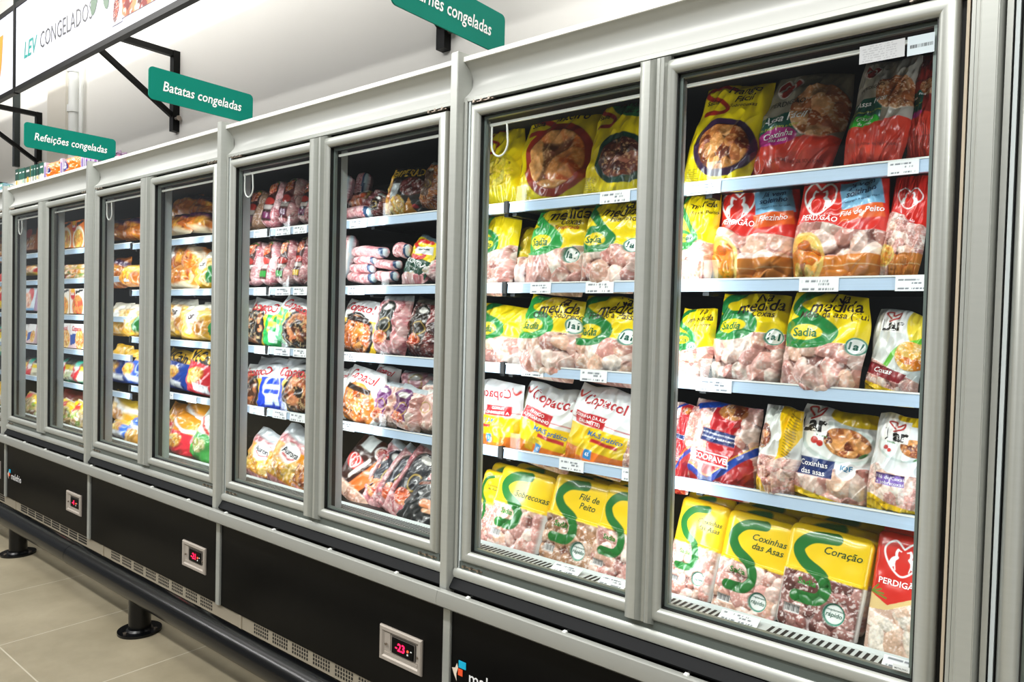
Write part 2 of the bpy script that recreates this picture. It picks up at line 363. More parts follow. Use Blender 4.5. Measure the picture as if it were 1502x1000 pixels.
def d_lar(s, words=('Coxinhas', 'das asas'), wcol='#12306f', logo=(.2, .85), lsc=.9, label=(.2, .42), plate='#e9ecec', iqf=True, kg='1kg', foot='#f2c800', dish=True, tcol='#ffffff', shift=0):
    s.put(np.ones(len(s.u)), plate)
    s.put(s.ell(.8, .98, .42, .16), '#e8c400')
    if dish:
        s.put(s.ell(.55, .68, .46, .26, -6), '#cfdcd8'); s.put(s.ell(.55, .68, .4, .21, -6), '#eef2f0')
        s.pieces(s.ell(.6 + shift, .7, .27, .18, -10), .12, ROAST, gap='#5a2410', relief=.015, seed=9, fleck='#f0b070')
        for k in range(5): s.put(s.stroke([(.2 + .03 * k, .84 - .02 * k), (.3 + .03 * k, .72)], .018), '#2f7a34')
        s.put(s.ell(.28, .67, .045), '#c32a20'); s.put(s.ell(.35, .65, .04), '#c32a20'); s.put(s.ell(.86, .6, .06, .02, 40), '#2f7a34')
    cl = s.band(.12, .46, slope=.0, wob=.12); s.pieces(cl, .2, RAW, gap='#a9716a', relief=.08, box=(0, 1, .1, .5))
    s.put(s.band(-1, .17, slope=-.08, wob=.05), foot)
    s.plate(s.rect(label[0] + .12, label[1], .52, .22, 2), wcol)
    s.text(words[0], label[0] + .12, label[1] + .035 / s.a * 1.0, .095, tcol, 2, 0, .01); s.text(words[1], label[0] + .12, label[1] - .065 / s.a, .095, tcol, 2, 0, .01)
    if iqf: s.plate(s.ell(.72, .44, .11), '#f4f8fa'); s.text('IQF', .72, .46, .09, '#1d87b8', 0, 0, .02)
    s.text('CORTES CONGELADOS DE FRANGO', .35, .08, .045, '#2a2410', -4, 0, .01)
    if kg: s.text(kg, .84, .06, .11, '#1c1714', 0, 0, .02)
    lar_logo(s, logo[0], logo[1], lsc)
def d_lardrum(s):
    s.put(np.ones(len(s.u)), '#d9dcd8'); s.put(s.ell(.95, .8, .3, .5, 20), '#e8cf3a')
    s.put(s.stroke([(.3, .3), (.5, .55), (.95, .72)], .1), '#6cbf3a')
    s.pieces(s.ell(.8, .52, .3, .3), .17, GOLD, gap='#a0521a', relief=.02, seed=4)
    cl = s.band(.08, .36, slope=-.2); s.pieces(cl, .19, RAW, relief=.08, box=(0, 1, 0, .45), gap='#6a322c')
    s.plate(s.poly([(.0, .42), (.8, .32), (.7, .22), (.0, .3)]), '#8f1420'); s.put(s.band(-1, .16, slope=-.1), '#f4c900')
    s.text('Coxas', .35, .33, .14, '#ffffff', -5, .2, .012); s.text('CORTES CONGELADOS DE FRANGO', .45, .07, .05, '#2a2410', -3, 0, .01)
    lar_logo(s, .35, .84, 1.1)
def d_larside(s):
    s.put(np.ones(len(s.u)), '#e4e6e2'); s.put(s.ell(.3, .9, .3, .2), '#d7dcd4')
    s.pieces(s.ell(.15, .66, .24, .3), .18, ROAST, relief=.02, gap='#5a2410'); s.pieces(s.band(-1, .46), .2, RAW, gap='#6a322c', relief=.07, box=(0, 1, 0, .5))
    s.put(s.poly([(.45, 1), (1, 1), (1, .72), (.8, .5), (.55, .42), (.62, .7)]), '#f2c400')
    for k in range(15): s.put(s.stroke([(.74 - .006 * k, .94 - .032 * k), (.95 - .01 * k, .90 - .032 * k)], .014, False), '#2a1c0c')
    s.put(s.poly([(0, .02), (.45, .0), (.3, .2), (0, .24)]), '#f2c400')
def d_coopavel(s):
    s.put(np.ones(len(s.u)), '#d8b4b0'); s.pieces(np.ones(len(s.u)), .17, RAW, gap='#5e4a58', relief=.04)
    s.put(s.poly([(.35, 1), (.8, 1), (.72, .62), (.95, .45), (1, .1), (.9, 0), (.1, 0), (0, .1), (.1, .24), (.3, .2), (.38, .6)]), '#b01a22')
    s.put(s.stroke([(.0, .18), (.12, .26), (.38, .17), (.5, .22), (.75, .4), (1, .55)], .09), '#123f9c'); s.put(s.stroke([(.1, .92), (.3, .96), (.5, 1.0)], .09), '#123f9c')
    s.put(s.stroke([(.0, .235), (.12, .315), (.38, .225), (.5, .275), (.75, .455), (1, .605)], .012), '#d8b23a')
    s.pieces(s.ell(.62, .92, .2, .12), .1, ROAST, relief=.01)
    s.plate(s.rect(.5, .63, .5, .17, -4), '#142c66'); s.plate(s.rect(.42, .4, .5, .16, -4), '#ffffff'); s.plate(s.rect(.42, .4, .47, .13, -4), '#c41c24')
    s.text('COOPAVEL', .42, .4, .105, '#ffffff', -4, 0, .02); s.text('CORTES CONGELADOS DE FRANGO', .5, .655, .035, '#ffffff', -4, 0, .005); s.text('COXINHAS DAS ASAS (DRUMETTE)', .5, .61, .035, '#ffffff', -4, 0, .005)
    s.text('PESO LÍQUIDO', .72, .16, .055, '#ffffff', -4, 0, .005); s.text('1kg', .78, .07, .1, '#ffffff', -4, 0, .01); s.put(s.ell(.15, .08, .12, .06), '#d9505a')
def d_copacol(s, words=('FRANGO', 'A PASSARINHO'), tilt=-4):
    s.put(np.ones(len(s.u)), '#eceff0'); s.put(s.band(.24, .52, slope=-.03), '#f8cf00'); s.put(s.band(-1, .26, slope=-.03), '#f07a1c')
    s.pieces(s.band(-1, .07, wob=.12), .14, RAW, relief=.04, box=(0, 1, 0, .12), gap='#6a322c')
    s.put(s.band(.57, .582, slope=-.05), '#c0202a')
    s.put(s.stroke([(.06, .9), (.12, .85), (.2, .93)], .045, taper=.5), '#d03028')
    s.text('Copacol', .55, .82, .21, '#b81c26', tilt, .25, .018)
    s.put(s.rect(.38, .6, .5, .17, tilt), '#c8202a'); s.text(words[0], .38, .63, .065, '#ffffff', tilt, 0, .012); s.text(words[1], .38, .57, .065, '#ffffff', tilt, 0, .012)
    s.text('MAIS prático', .66, .44, .1, '#1070b8', tilt, .2, .01); s.put(s.rect(.68, .37, .42, .05, tilt), '#c8202a')
    s.put(s.rect(.5, .22, .12, .13, tilt), '#2a8fd0'); s.put(s.rect(.34, .22, .12, .1, tilt), '#f2b600'); s.text('65', .5, .22, .07, '#ffffff', tilt, 0, .01)
def d_tray(s, words=('Coxinhas', 'das Asas'), pal=None, gap='#6a342e', size=.17, badge_on=True, bar=True, pack=.55, elong=1.5, sadia=True, fleck='#f7ece8'):
    s.put(np.ones(len(s.u)), '#e9e6e2')
    inner = s.rect(.5, .5 * 1, .93, s.a * .95)
    s.pieces(inner * s.band(-1, pack + .02), size, pal or RAW, gap=gap, relief=.06, box=(0, 1, 0, pack + .05), elong=elong, fleck=fleck)
    s.put(s.band(pack, 2, slope=.0), '#f7cf12')
    swoosh(s, '#167029', .14, .58, .33, .92, .145)
    if sadia: s.text('Sadia', .34, .47, .11, '#2a8a2a', 0, 0, .02)
    n = len(words)
    for i, t in enumerate(words): s.text(t, .68, .8 - .095 * i / s.a * 1.3, .13, '#1e4a22', 0, .25, .006)
    if bar:
        s.plate(s.rect(.2, .2, .2, .1), '#f2f2f0')
        for k in range(9): s.put(s.rect(.12 + .02 * k, .2, .008 + .004 * (k % 3), .08), '#222222')
    if badge_on: badge(s, .7, .26, .13, None); s.text('rápido', .7, .255, .075, '#0b5c4a', 0, .2, .01); s.text('congelamento', .7, .3, .036, '#0b5c4a', 0, 0, .004)
def d_traytop(s):
    s.put(np.ones(len(s.u)), '#f0c40e'); s.pieces(s.band(-1, .5), .15, RAW, relief=.02, box=(0, 1, 0, .5)); swoosh(s, '#1f6a2c', .14, .56, .4, .95, .12)
def d_pertray(s, full=True):
    s.put(np.ones(len(s.u)), '#d8281e'); s.put(s.poly([(-.1, .52), (.3, .42), (1.1, .62), (1.1, -.1), (-.1, -.1)]), '#e7c98a')
    s.pieces(s.poly([(-.1, .36), (.3, .38), (1.1, .58), (1.1, -.1), (-.1, -.1)]), .26, ['#f4e2cc', '#f0d2bc', '#f8ecdc', '#ecc4a8'], gap='#cfa590', relief=.035, elong=2.4, box=(0, 1, 0, .6))
    if full:
        for k in range(4): s.put(s.stroke([(.02, .5), (.12 + .05 * k, .56 - .03 * k)], .025), '#5d8a2a')
        heart_birds(s, .45, .8, .3); s.text('PERDIGÃO', .45, .6, .14, '#ffffff', 0, 0, .016)
def d_loaf(s, lab='#34181a', dish='#d9622a', tab='#7a2a5a', body=None):
    s.put(np.ones(len(s.u)), '#dd8f90'); s.pieces(np.ones(len(s.u)), .34, body or PINK, gap='#a8585c', relief=.09, elong=1.2)
    L = s.ell(.45, .68, .3, .5) * s.band(.1, .92); L = np.maximum(L, s.rect(.43, .42, .56, 1.0)); s.put(L * s.ss(s.v * 0 - .1), lab)
    s.pieces(s.poly([(.2, .86), (.62, .9), (.68, .7), (.35, .62)]), .12, [dish, '#f09048', '#c84a20'], relief=.01); s.put(s.ell(.45, .5, .26, .12), '#c83a30')
    s.put(s.rect(.44, .38, .5, .14), '#cbbfb8'); s.put(s.rect(.45, .22, .44, .2), tab); s.put(s.stroke([(.2, .9), (.45, .94), (.66, .89)], .05), '#5a8a2a')
def d_copagrill(s, strip='#16a04c', flip=False, ring='#e8d820', tx=True):
    u = 1 - s.u if flip else s.u
    s.put(np.ones(len(s.u)), '#eef0f0'); s.put(s.band(-1, .68, slope=.02), '#f7cc0c')
    fx = (lambda x: 1 - x) if flip else (lambda x: x)
    s.put(s.ell(fx(.74), .36, .36, .36), '#15181c'); s.pieces(s.ell(fx(.74), .36, .3, .32), .13, CHAR, relief=.015, elong=2.5, seed=7, fleck='#ffd9a0')
    s.put(s.poly([(fx(-.1), -.1), (fx(.42), -.1), (fx(.34), .7), (fx(-.1), .7)]), strip); s.put(s.ell(fx(.12), .5, .17) * (1 - s.ell(fx(.12), .5, .14)), ring); s.put(s.rect(fx(.12), .5, .3, .07), ring)
    for k in range(4): s.put(s.rect(fx(.14), .32 - .06 * k, .16, .035), '#f4fff4')
    s.text('Copacol', fx(.52) if not flip else .46, .82, .2, '#d3262c', -3, .2, .016)
def d_aurora(s, pal=None):
    s.put(np.ones(len(s.u)), '#d7dde0'); s.pieces(s.band(-1, .8), .13, PINK, gap='#b87078', relief=.03)
    s.put(s.band(.14, .66) * s.ss(.06 - s.u), '#ee9c10'); s.pieces(s.band(.16, .46) * s.ss(.12 - s.u), .12, pal or PALE, gap='#b8781a', relief=.01, elong=3)
    s.plate(s.ell(.5, .58, .22, .15), '#f6f6f4'); s.put(s.stroke([(.35, .52), (.5, .48), (.65, .52)], .03), '#cc2030'); s.text('Aurora', .5, .585, .13, '#1a1a30', 0, 0, .012)
def d_roll(s, clip='#14406a'):
    s.put(np.ones(len(s.u)), '#e7a6a8'); s.pieces(np.ones(len(s.u)), .09, PINK, gap='#b86c74', relief=.015, elong=1.3, fl=.3)
    s.put(s.poly([(.86, 0), (1, 0), (1, 1), (.78, 1)]), clip); s.put(s.poly([(.93, 0), (1, 0), (1, 1), (.9, 1)]), '#cfe0e6')
def d_temperada(s):
    s.put(np.ones(len(s.u)), '#1d120e'); s.put(s.poly([(0, 0), (.18, 0), (.1, .95), (0, .95)]), '#efb51c'); s.pieces(s.ell(.1, .3, .16, .38), .1, GOLD, relief=.01)
    s.pieces(s.ell(.45, .15, .22, .2), .08, PALE, relief=.01); s.put(s.poly([(.62, 0), (.95, .04), (.72, .36)]), '#d88a1c'); s.put(s.rect(.32, .48, .22, .24, 6), '#cfd6d6')
    s.pieces(s.ell(.7, .58, .26, .16), .1, DARKM, relief=.02); s.put(s.ell(.88, .2, .05, .03), '#c8202a')
    s.text('TEMPERADA', .52, .84, .19, '#e0b83a', 4, .1, .012)
def d_alcatra(s):
    s.put(np.ones(len(s.u)), '#1b4a38'); s.put(s.band(.42, .9, slope=-.02), '#f4d90a'); s.put(s.band(.9, 2), '#6a8088'); swoosh(s, '#d3281e', .12, .75, .42, .85, .13)
    s.put(s.rect(.62, .62, .62, .24, 14), '#dfe4e4'); s.put(s.rect(.62, .64, .4, .04, 14), '#444a50'); s.text('ALCATRA', .48, .3, .2, '#ffffff', -6, 0, .01); s.text('em peça', .5, .18, .1, '#dfe8e4', -6, .2, .005)
def d_meatlabel(s, lab='#151a2c', pal=None, dish=True, gold='#b89a4a', bd=None, cap='#c9d4d8'):
    s.put(np.ones(len(s.u)), '#e0a8ac'); s.pieces(np.ones(len(s.u)), .22, pal or PINK, gap='#9a5a60', relief=.05)
    s.put(s.band(.9, 2), cap)
    L = np.maximum(s.rect(.45, .48, .55, s.a * .5), s.ell(.45, .7, .275, .25)); s.plate(L, lab)
    s.put(s.ell(.45, .78, .16, .07), '#e9e7e0'); s.put(s.ell(.5, .48, .17) * (1 - s.ell(.5, .48, .14)), gold)
    if dish: s.pieces(s.ell(.42, .27, .22, .15), .1, ['#e0683a', '#f09a60', '#c84a28'], relief=.01, seed=2)
    if bd: s.put(s.rect(.45, .6, .5, .12), bd)
def d_copalin(s, col='#f08a1a'):
    s.put(np.ones(len(s.u)), '#f0f0ee'); s.put(s.band(-1, .62), '#f6c51a' if col != '#f08a1a' else '#f0f0ee'); s.put(s.ell(.5, .3, .44, .42), '#20140e' if col != '#f08a1a' else '#f08a1a')
    s.pieces(s.ell(.5, .3, .38, .36), .13, ['#e07a28', '#c85a18', '#f0a050'], gap='#3a160a', relief=.02, elong=3, seed=3)
    s.put(s.rect(.5, .62, .6, .1, -3), '#2a1a14'); s.text('Copacol', .5, .84, .22, '#d0202c', -3, .2, .016)
def d_calabresa(s):
    s.put(np.ones(len(s.u)), '#3a1712'); s.put(s.stroke([(.45, .1), (.6, .35), (.8, .72)], .26), '#e0702a'); s.pieces(s.band(-1, .2), .14, ['#f0c8b0', '#e0a890'], relief=.02)
    s.put(s.ell(.68, .84, .2, .12), '#f2ece4'); s.pieces(s.ell(.68, .84, .15, .09), .06, ['#c02a20', '#a01818', '#e0b090'], relief=.01); s.put(s.rect(.28, .88, .3, .26), '#e8ece8')
    s.put(s.ell(.22, .52, .2, .13), '#d8281e'); heart_birds(s, .22, .52, .12); s.put(s.stroke([(.3, .3), (.5, .65)], .07), '#efe2d8')
def d_blackbag(s):
    s.put(np.ones(len(s.u)), '#10161c'); s.put(s.stroke([(.1, .6), (.5, .8), (.9, .95)], .06), '#7a3a1c'); s.put(s.stroke([(.45, .42), (.7, .5), (1, .62)], .16), '#e08a58'); s.put(s.stroke([(.55, .34), (.8, .42), (1, .5)], .08), '#f0b890')
def d_orange(s, base='#e27c0c', acc='#5a1c50', clear=.35, logo=False, white=.0):
    s.put(np.ones(len(s.u)), base); s.pieces(s.ell(.5, .38, .34, .3), .16, ['#e88a14', '#f0a428', '#d06c0c', '#c05a10'], gap='#7a3608', relief=.06, fleck='#f8d890', fl=.2); s.put(s.stroke([(.0, .75), (.4, .85), (1, .7)], .14), acc)
    if white: s.put(s.band(-1, white * .6, wob=.1), '#f0dcb8')
    if logo: s.put(s.rect(.35, .75, .34, .4, 8), '#f6f4f0'); s.text('Lar', .35, .75, .28, '#1c1714', 8, 0, .03)
def d_pale(s, g=False):
    s.put(np.ones(len(s.u)), '#e9e4d4'); s.pieces(s.band(-1, .8, wob=.1), .17, PALE, gap='#b87420', relief=.05, fl=.2); s.put(s.ell(.55, .62, .16, .1), '#f8f8f4'); s.text('Lar', .55, .62, .14, '#402020', 5, 0, .02)
    if g: s.put(s.ell(.9, .3, .2, .25), '#1f8a3c')
    s.put(s.band(-1, .14), '#f0b820')
def d_mccain(s, col='#123f9c'):
    s.put(np.ones(len(s.u)), col); s.put(s.band(.7, 2, slope=-.05), '#f5bf10'); s.pieces(s.ell(.42, .4, .28, .13, 12), .1, PALE, gap='#a86a18', relief=.02, elong=3.5, fl=.1)
    s.put(s.rect(.6, .15, .45, .12, -4), '#e8edf4'); s.text('McCain', .5, .8, .26, '#15100c', -2, .1, .03)
def d_c2(s, top='#f39a1c', bot='#d81c34', swirl='#ffffff', word=None, pal=None):
    s.put(np.ones(len(s.u)), top); s.put(s.band(-1, .58, slope=.2), bot); s.pieces(s.ell(.4, .32, .24, .13, 20), .1, pal or PALE, gap='#c07a18', relief=.02, elong=3)
    s.put(s.stroke([(.1, .8), (.5, .62), (.95, .76)], .06), swirl)
    if word: s.text(word, .5, .78, .28, '#15100c' if swirl != '#ffffff' else '#d81c34', -6, .2, .02)
def d_pizzabox(s, dish=None, bg='#ef7a1c'):
    s.put(np.ones(len(s.u)), bg); s.put(s.ell(.55, .3, .46, .42), '#f6ecd8'); s.pieces(s.ell(.55, .3, .38, .32), .12, dish or GOLD, gap='#b04a18', relief=0, elong=1.4, fleck='#4a9a30')
    s.put(s.ell(.2, .8, .17), '#d01c24'); s.put(s.ell(.2, .93, .14, .1), '#f4b400'); s.put(s.poly([(.4, .78), (.95, .92), (.95, 1), (.42, .92)]), '#14100e'); s.text('Sadia', .2, .8, .12, '#ffffff', 0, 0, .02)
def d_copabox(s):
    s.put(np.ones(len(s.u)), '#f2f0f0'); s.put(s.band(-1, .18), '#e8c8cc'); s.put(s.poly([(0, .1), (.5, .25), (.5, .62), (0, .55)]), '#1c4aa0'); s.pieces(s.ell(.68, .36, .32, .3, 30), .12, GOLD + PALE, gap='#c07a18', relief=0)
    s.text('Copacol', .5, .8, .2, '#d0202c', 0, .2, .016)
def d_redpack(s):
    s.put(np.ones(len(s.u)), '#d42a20'); s.put(s.ell(.55, .45, .42, .2, 20), '#f4e6cc'); s.pieces(s.ell(.55, .45, .36, .15, 20), .1, GOLD + ['#5a9a2a'], relief=.01); s.put(s.band(-1, .2), '#f2c81a')
def d_greenbag(s):
    s.put(np.ones(len(s.u)), '#eef0e4'); s.put(s.band(.7, 2), '#182a20'); s.put(s.band(.52, .72), '#f0cf20'); s.put(s.band(-1, .12), '#12a078'); s.pieces(s.band(.14, .45), .12, ['#f4ecd0', '#e8e0b8', '#d8e4b0'], relief=.02)
    s.put(s.ell(.6, .62, .18, .42), '#d8242c'); s.put(s.ell(.6, .68, .12, .12), '#f8f0ec'); s.put(s.rect(.6, .93, .3, .24), '#1fb096')
def d_yellowbag(s, c='#f5c80f'):
    s.put(np.ones(len(s.u)), '#f4f0e8'); s.put(s.poly([(0, 1), (0, .5), (.3, .7), (.7, .7), (1, .5), (1, 1)]), c); s.put(s.ell(.4, .68, .2, .18), '#d8281e'); s.pieces(s.ell(.6, .3, .35, .32), .1, ['#7a9a3a', '#c8a868', '#8a5a3a', '#e0c890'], relief=.03)
    s.put(s.stroke([(0, .1), (.15, .5)], .08), '#e0501c')
def d_carton(s, a='#1f5a4c', b='#e8e4d0', c='#d8a030'):
    s.put(np.ones(len(s.u)), a); s.put(s.band(-1, .45), b); s.put(s.ell(.5, .35, .25, .25), c); s.put(s.rect(.5, .8, .6, .12), '#f4f4ee')
def d_orangebox(s, a='#f07814', b='#26327a', emb=True):
    s.put(np.ones(len(s.u)), a)
    if not emb: return
    s.put(s.ell(.5, .55, .28, .28), b); s.put(s.ell(.48, .57, .17, .17), '#f0f0f4'); s.put(s.rect(.5, .55, .3, .06, 20), b)
def d_purple(s):
    s.put(np.ones(len(s.u)), '#cdc6dc'); s.put(s.band(.1, .8) * s.rect(.5, .5, .5, s.a), '#6a4a9a'); s.put(s.ell(.5, .8, .2, .1), '#d060a0')
def d_tag(s):
    s.put(np.ones(len(s.u)), '#f3f6f8')
    for v, a, b in ((.78, .08, .75), (.55, .5, .8), (.18, .08, .42), (.18, .5, .88)): s.put(s.rect((a + b) / 2, v, b - a, .05) * (vnoise(s.X, s.Y * 0, 42, int(v * 90) + s.seed) > .38), '#5a6470')
def d_brown(s, top='#3a2a20'):
    s.put(np.ones(len(s.u)), '#b87848'); s.put(s.band(.7, 2), top); s.pieces(s.band(.1, .6), .18, ROAST, relief=.03); s.put(s.ell(.5, .8, .2, .12), '#b0281c')
def d_boxpale(s):
    s.put(np.ones(len(s.u)), '#d8e4ec'); s.put(s.ell(.65, .7, .2), '#d8484a'); s.pieces(s.ell(.4, .35, .35, .25), .12, ['#e8a888', '#d88868', '#f0c8b0'], relief=0); s.put(s.band(-1, .1), '#6aa0d0')

# ---------------------------------------------------------------- pack builder
def pack(name, design, kw, w, h, t, prof, n, seed, loc, rot, label, cat, group=None, flip=False, txt=True):
    nx = n; ny = max(8, int(n * h / w)); ny = min(ny, int(n * 2.2))
    asp = h / w; rs = np.random.RandomState(seed)
    U, V = np.meshgrid(np.linspace(0, 1, nx), np.linspace(0, 1, ny)); u = U.ravel(); v = V.ravel()
    cv = Cv(1 - u if flip else u, v, asp, 1.0 / nx, seed); design(cv, **kw)
    k = rs.rand(6)
    def outline(u, v):
        s = 2 * u - 1; q = 2 * v - 1
        if prof in ('box', 'card'): return s * w / 2, v * h, np.ones_like(u)
        if prof == 'tray':
            r = .12 * w; zz = np.minimum(v, 1 - v) * h; ins = np.where(zz < r, r - np.sqrt(np.clip(r * r - (r - zz) ** 2, 0, None)), 0)
            x = s * (w / 2 - ins) * (.95 + .05 * v); d = np.clip(1 - abs(s) ** 7, 0, 1) ** .5 * np.clip(1 - abs(q) ** 9, 0, 1) ** .5; return x, v * h, d
        if prof in ('loaf', 'roll'):
            pw = 3.0 if prof == 'loaf' else 4.0
            if prof == 'loaf':
                hw = w / 2 * np.clip(1 - abs(q) ** 5, 0, 1) ** .5 * (1 + .05 * np.sin(v * 17 + k[0] * 6)); d = np.clip(1 - abs(s) ** 2.6, 0, 1) ** .5 * np.clip(1 - abs(q) ** 5, 0, 1) ** .5; return s * hw, v * h, d
            hh = np.clip(1 - abs(s) ** 6, 0, 1) ** .5; return s * w / 2, (q * hh * .5 + .5) * h + .06 * h * np.sin(s * 4 + k[0] * 6), np.clip(1 - abs(q) ** 2.4, 0, 1) ** .5 * hh
        # bag
        wob = .035 * w * (vnoise(v * 0 + k[0] * 5, v, 4, seed + 1) - .5) * 2
        hw = w / 2 * (1 - .07 * abs(q) ** 3 + .03 * np.sin(v * 9 + k[1] * 6) - .05 * (v > .8) * (v - .8) * 5 * k[2])
        x = s * hw + wob * np.sin(v * 3) ; z = v * h + .03 * h * (v ** 2) * (vnoise(u, v * 0, 3, seed + 2) - .5) * 2 - .02 * h * (1 - v) ** 2 * np.cos(s * 1.5)
        d = np.clip(1 - abs(s) ** 2.8, 0, 1) ** .7 * np.clip(1 - abs(q) ** 3.2, 0, 1) ** .75 * (1.15 - .35 * v)
        return x, z, d
    x, z, d = outline(u, v)
    y = -d * t * .62
    if prof == 'bag':
        edge = np.clip(abs(2 * v - 1) * 1.3 - .3, 0, 1)
        wr = (vnoise(u * asp, v * .35, 11, seed + 8) - .5) * edge * .5 + (vnoise(u + v, v - u, 5, seed + 9) - .5) * .45 + (abs(vnoise(u * 1.4 - v, v + u * .5, 6, seed + 12) - .5) - .2) * -.5
        y = y - wr * t * .45 * np.clip(d * 2.5, 0, 1)
    elif prof == 'box' or prof == 'card': y = -np.ones_like(u) * t / 2
    elif prof == 'tray': y = y - (vnoise(u, v * asp, 6, seed) - .5) * t * .1 * np.clip(d * 2, 0, 1)
    y = y - np.clip(cv.h, 0, .14) * w * np.clip(d * 1.5, 0, 1) * (0 if prof in ('box', 'card') else 1)
    if prof == 'roll' : y = -d * t * .5 - cv.h * w * .3
    P = np.stack([x, y, z], 1)
    ii, jj = np.meshgrid(np.arange(nx - 1), np.arange(ny - 1)); a = (jj * nx + ii).ravel()
    F = np.stack([a, a + 1, a + nx + 1, a + nx], 1)
    # back
    bx, by = 9, 11; UB, VB = np.meshgrid(np.linspace(0, 1, bx), np.linspace(0, 1, by)); ub = UB.ravel(); vb = VB.ravel()
    xb, zb, db = outline(ub, vb); yb = (t / 2 * np.ones_like(ub)) if prof in ('box', 'card') else db * t * (.5 if prof in ('roll', 'loaf') else .38)
    PB = np.stack([xb, yb, zb], 1); o0 = len(P)
    ii, jj = np.meshgrid(np.arange(bx - 1), np.arange(by - 1)); b = (jj * bx + ii).ravel() + o0
    FB = np.stack([b, b + bx, b + bx + 1, b + 1], 1)
    c = np.concatenate([cv.c, np.tile(np.median(cv.c, 0), (len(PB), 1))])
    Vv = np.concatenate([P, PB]); Ff = np.concatenate([F, FB])
    if prof in ('box', 'card'):
        o1 = len(Vv); q = []
        cs = [(-w / 2, 0), (w / 2, 0), (w / 2, h), (-w / 2, h)]
        for (px, pz) in cs: q += [(px, -t / 2, pz), (px, t / 2, pz)]
        Vv = np.concatenate([Vv, np.array(q)]); c = np.concatenate([c, np.tile(np.median(cv.c, 0) * .9, (8, 1))])
        e = [[o1 + 2 * i, o1 + 2 * i + 1, o1 + (2 * i + 3) % 8, o1 + (2 * i + 2) % 8] for i in range(4)]
        Ff = np.concatenate([Ff, np.array(e)])
    me = bpy.data.meshes.new(name); me.vertices.add(len(Vv)); me.vertices.foreach_set('co', Vv.astype(np.float32).ravel())
    me.loops.add(Ff.size); me.loops.foreach_set('vertex_index', Ff.astype(np.int32).ravel())
    me.polygons.add(len(Ff)); me.polygons.foreach_set('loop_start', (np.arange(len(Ff)) * 4).astype(np.int32))
    me.update(calc_edges=True)
    at = me.color_attributes.new('Col', 'FLOAT_COLOR', 'POINT')
    at.data.foreach_set('color', np.concatenate([np.clip(c, 0, 1), np.ones((len(c), 1))], 1).astype(np.float32).ravel())
    me.polygons.foreach_set('use_smooth', np.full(len(Ff), prof not in ('box', 'card')))
    me.materials.append({'bag': M_FILM, 'tray': M_TRAY, 'box': M_CARD, 'card': M_PAPER, 'loaf': M_FILM, 'roll': M_FILM}[prof])
    ob = bpy.data.objects.new(name, me); COL.objects.link(ob); ob.location = loc; ob.rotation_euler = rot
    if label: tag(ob, label, cat, group)
    if txt and cv.texts:
        Pg = P.reshape(ny, nx, 3)
        bycol = {}
        for T in cv.texts: bycol.setdefault(T[4], []).append(T)
        for col, ts in bycol.items():
            vs = []; fs = []
            for (s_, cu, cvv, size, _, r, sh, bold, wd) in ts:
                g, f = text_geo(s_, bold, sh)
                if not len(g): continue
                cr, sr = math.cos(rad(r)), math.sin(rad(r))
                gx = (g[:, 0] * cr - g[:, 1] * sr) * size; gy = (g[:, 0] * sr + g[:, 1] * cr) * size
                tu = cu + gx; tv = cvv + gy / asp
                if flip: tu = 1 - tu
                keep = (tu > .01) & (tu < .99) & (tv > .01) & (tv < .99)
                tu = np.clip(tu, 0.01, .99); tv = np.clip(tv, .01, .99)
                fi = tu * (nx - 1); fj = tv * (ny - 1); i = np.clip(fi.astype(int), 0, nx - 2); j = np.clip(fj.astype(int), 0, ny - 2); a = (fi - i)[:, None]; b = (fj - j)[:, None]
                Q = Pg[j, i] * (1 - a) * (1 - b) + Pg[j, i + 1] * a * (1 - b) + Pg[j + 1, i] * (1 - a) * b + Pg[j + 1, i + 1] * a * b
                Q[:, 1] -= .0012 if n > 60 else .0025
                o = len(vs); vs += [tuple(p) for p in Q]
                fs += [tuple(o + q for q in ff) for ff in f if keep[list(ff)].any()]
            if fs:
                tm = bpy.data.meshes.new('lettering'); tm.from_pydata(vs, [], fs); tm.materials.append(LET(col))
                to = bpy.data.objects.new('lettering', tm); COL.objects.link(to); to.parent = ob
    return ob
TAGDATA = {(0, 0): [(0.8217, 0.1072), (1.3627, 0.0718), (0.5105, 0.1143)], (0, 1): [(1.1653, 0.1039), (1.3925, 0.0756), (0.2146, 0.0911), (0.4611, 0.1099)], (0, 2): [(0.8732, 0.1119), (0.1874, 0.0989), (0.4467, 0.106)], (0, 3): [(0.3667, 0.1025), (0.6088, 0.0829)], (1, 0): [(0.7534, 0.1179), (0.1733, 0.1286), (0.3159, 0.1111)], (1, 1): [(0.7481, 0.1186), (0.1817, 0.1287), (0.3244, 0.1112)], (1, 2): [(0.7019, 0.1067), (0.1813, 0.1351), (0.3331, 0.1113)], (1, 3): [(0.7015, 0.1072), (0.1698, 0.1184), (0.3224, 0.129)], (2, 0): [(1.5458, 0.1497)], (2, 1): [(1.5542, 0.1498)], (2, 2): [(1.5596, 0.1313)], (2, 3): [(1.5397, 0.1643), (0.5957, 0.068), (0.849, 0.1103)]}

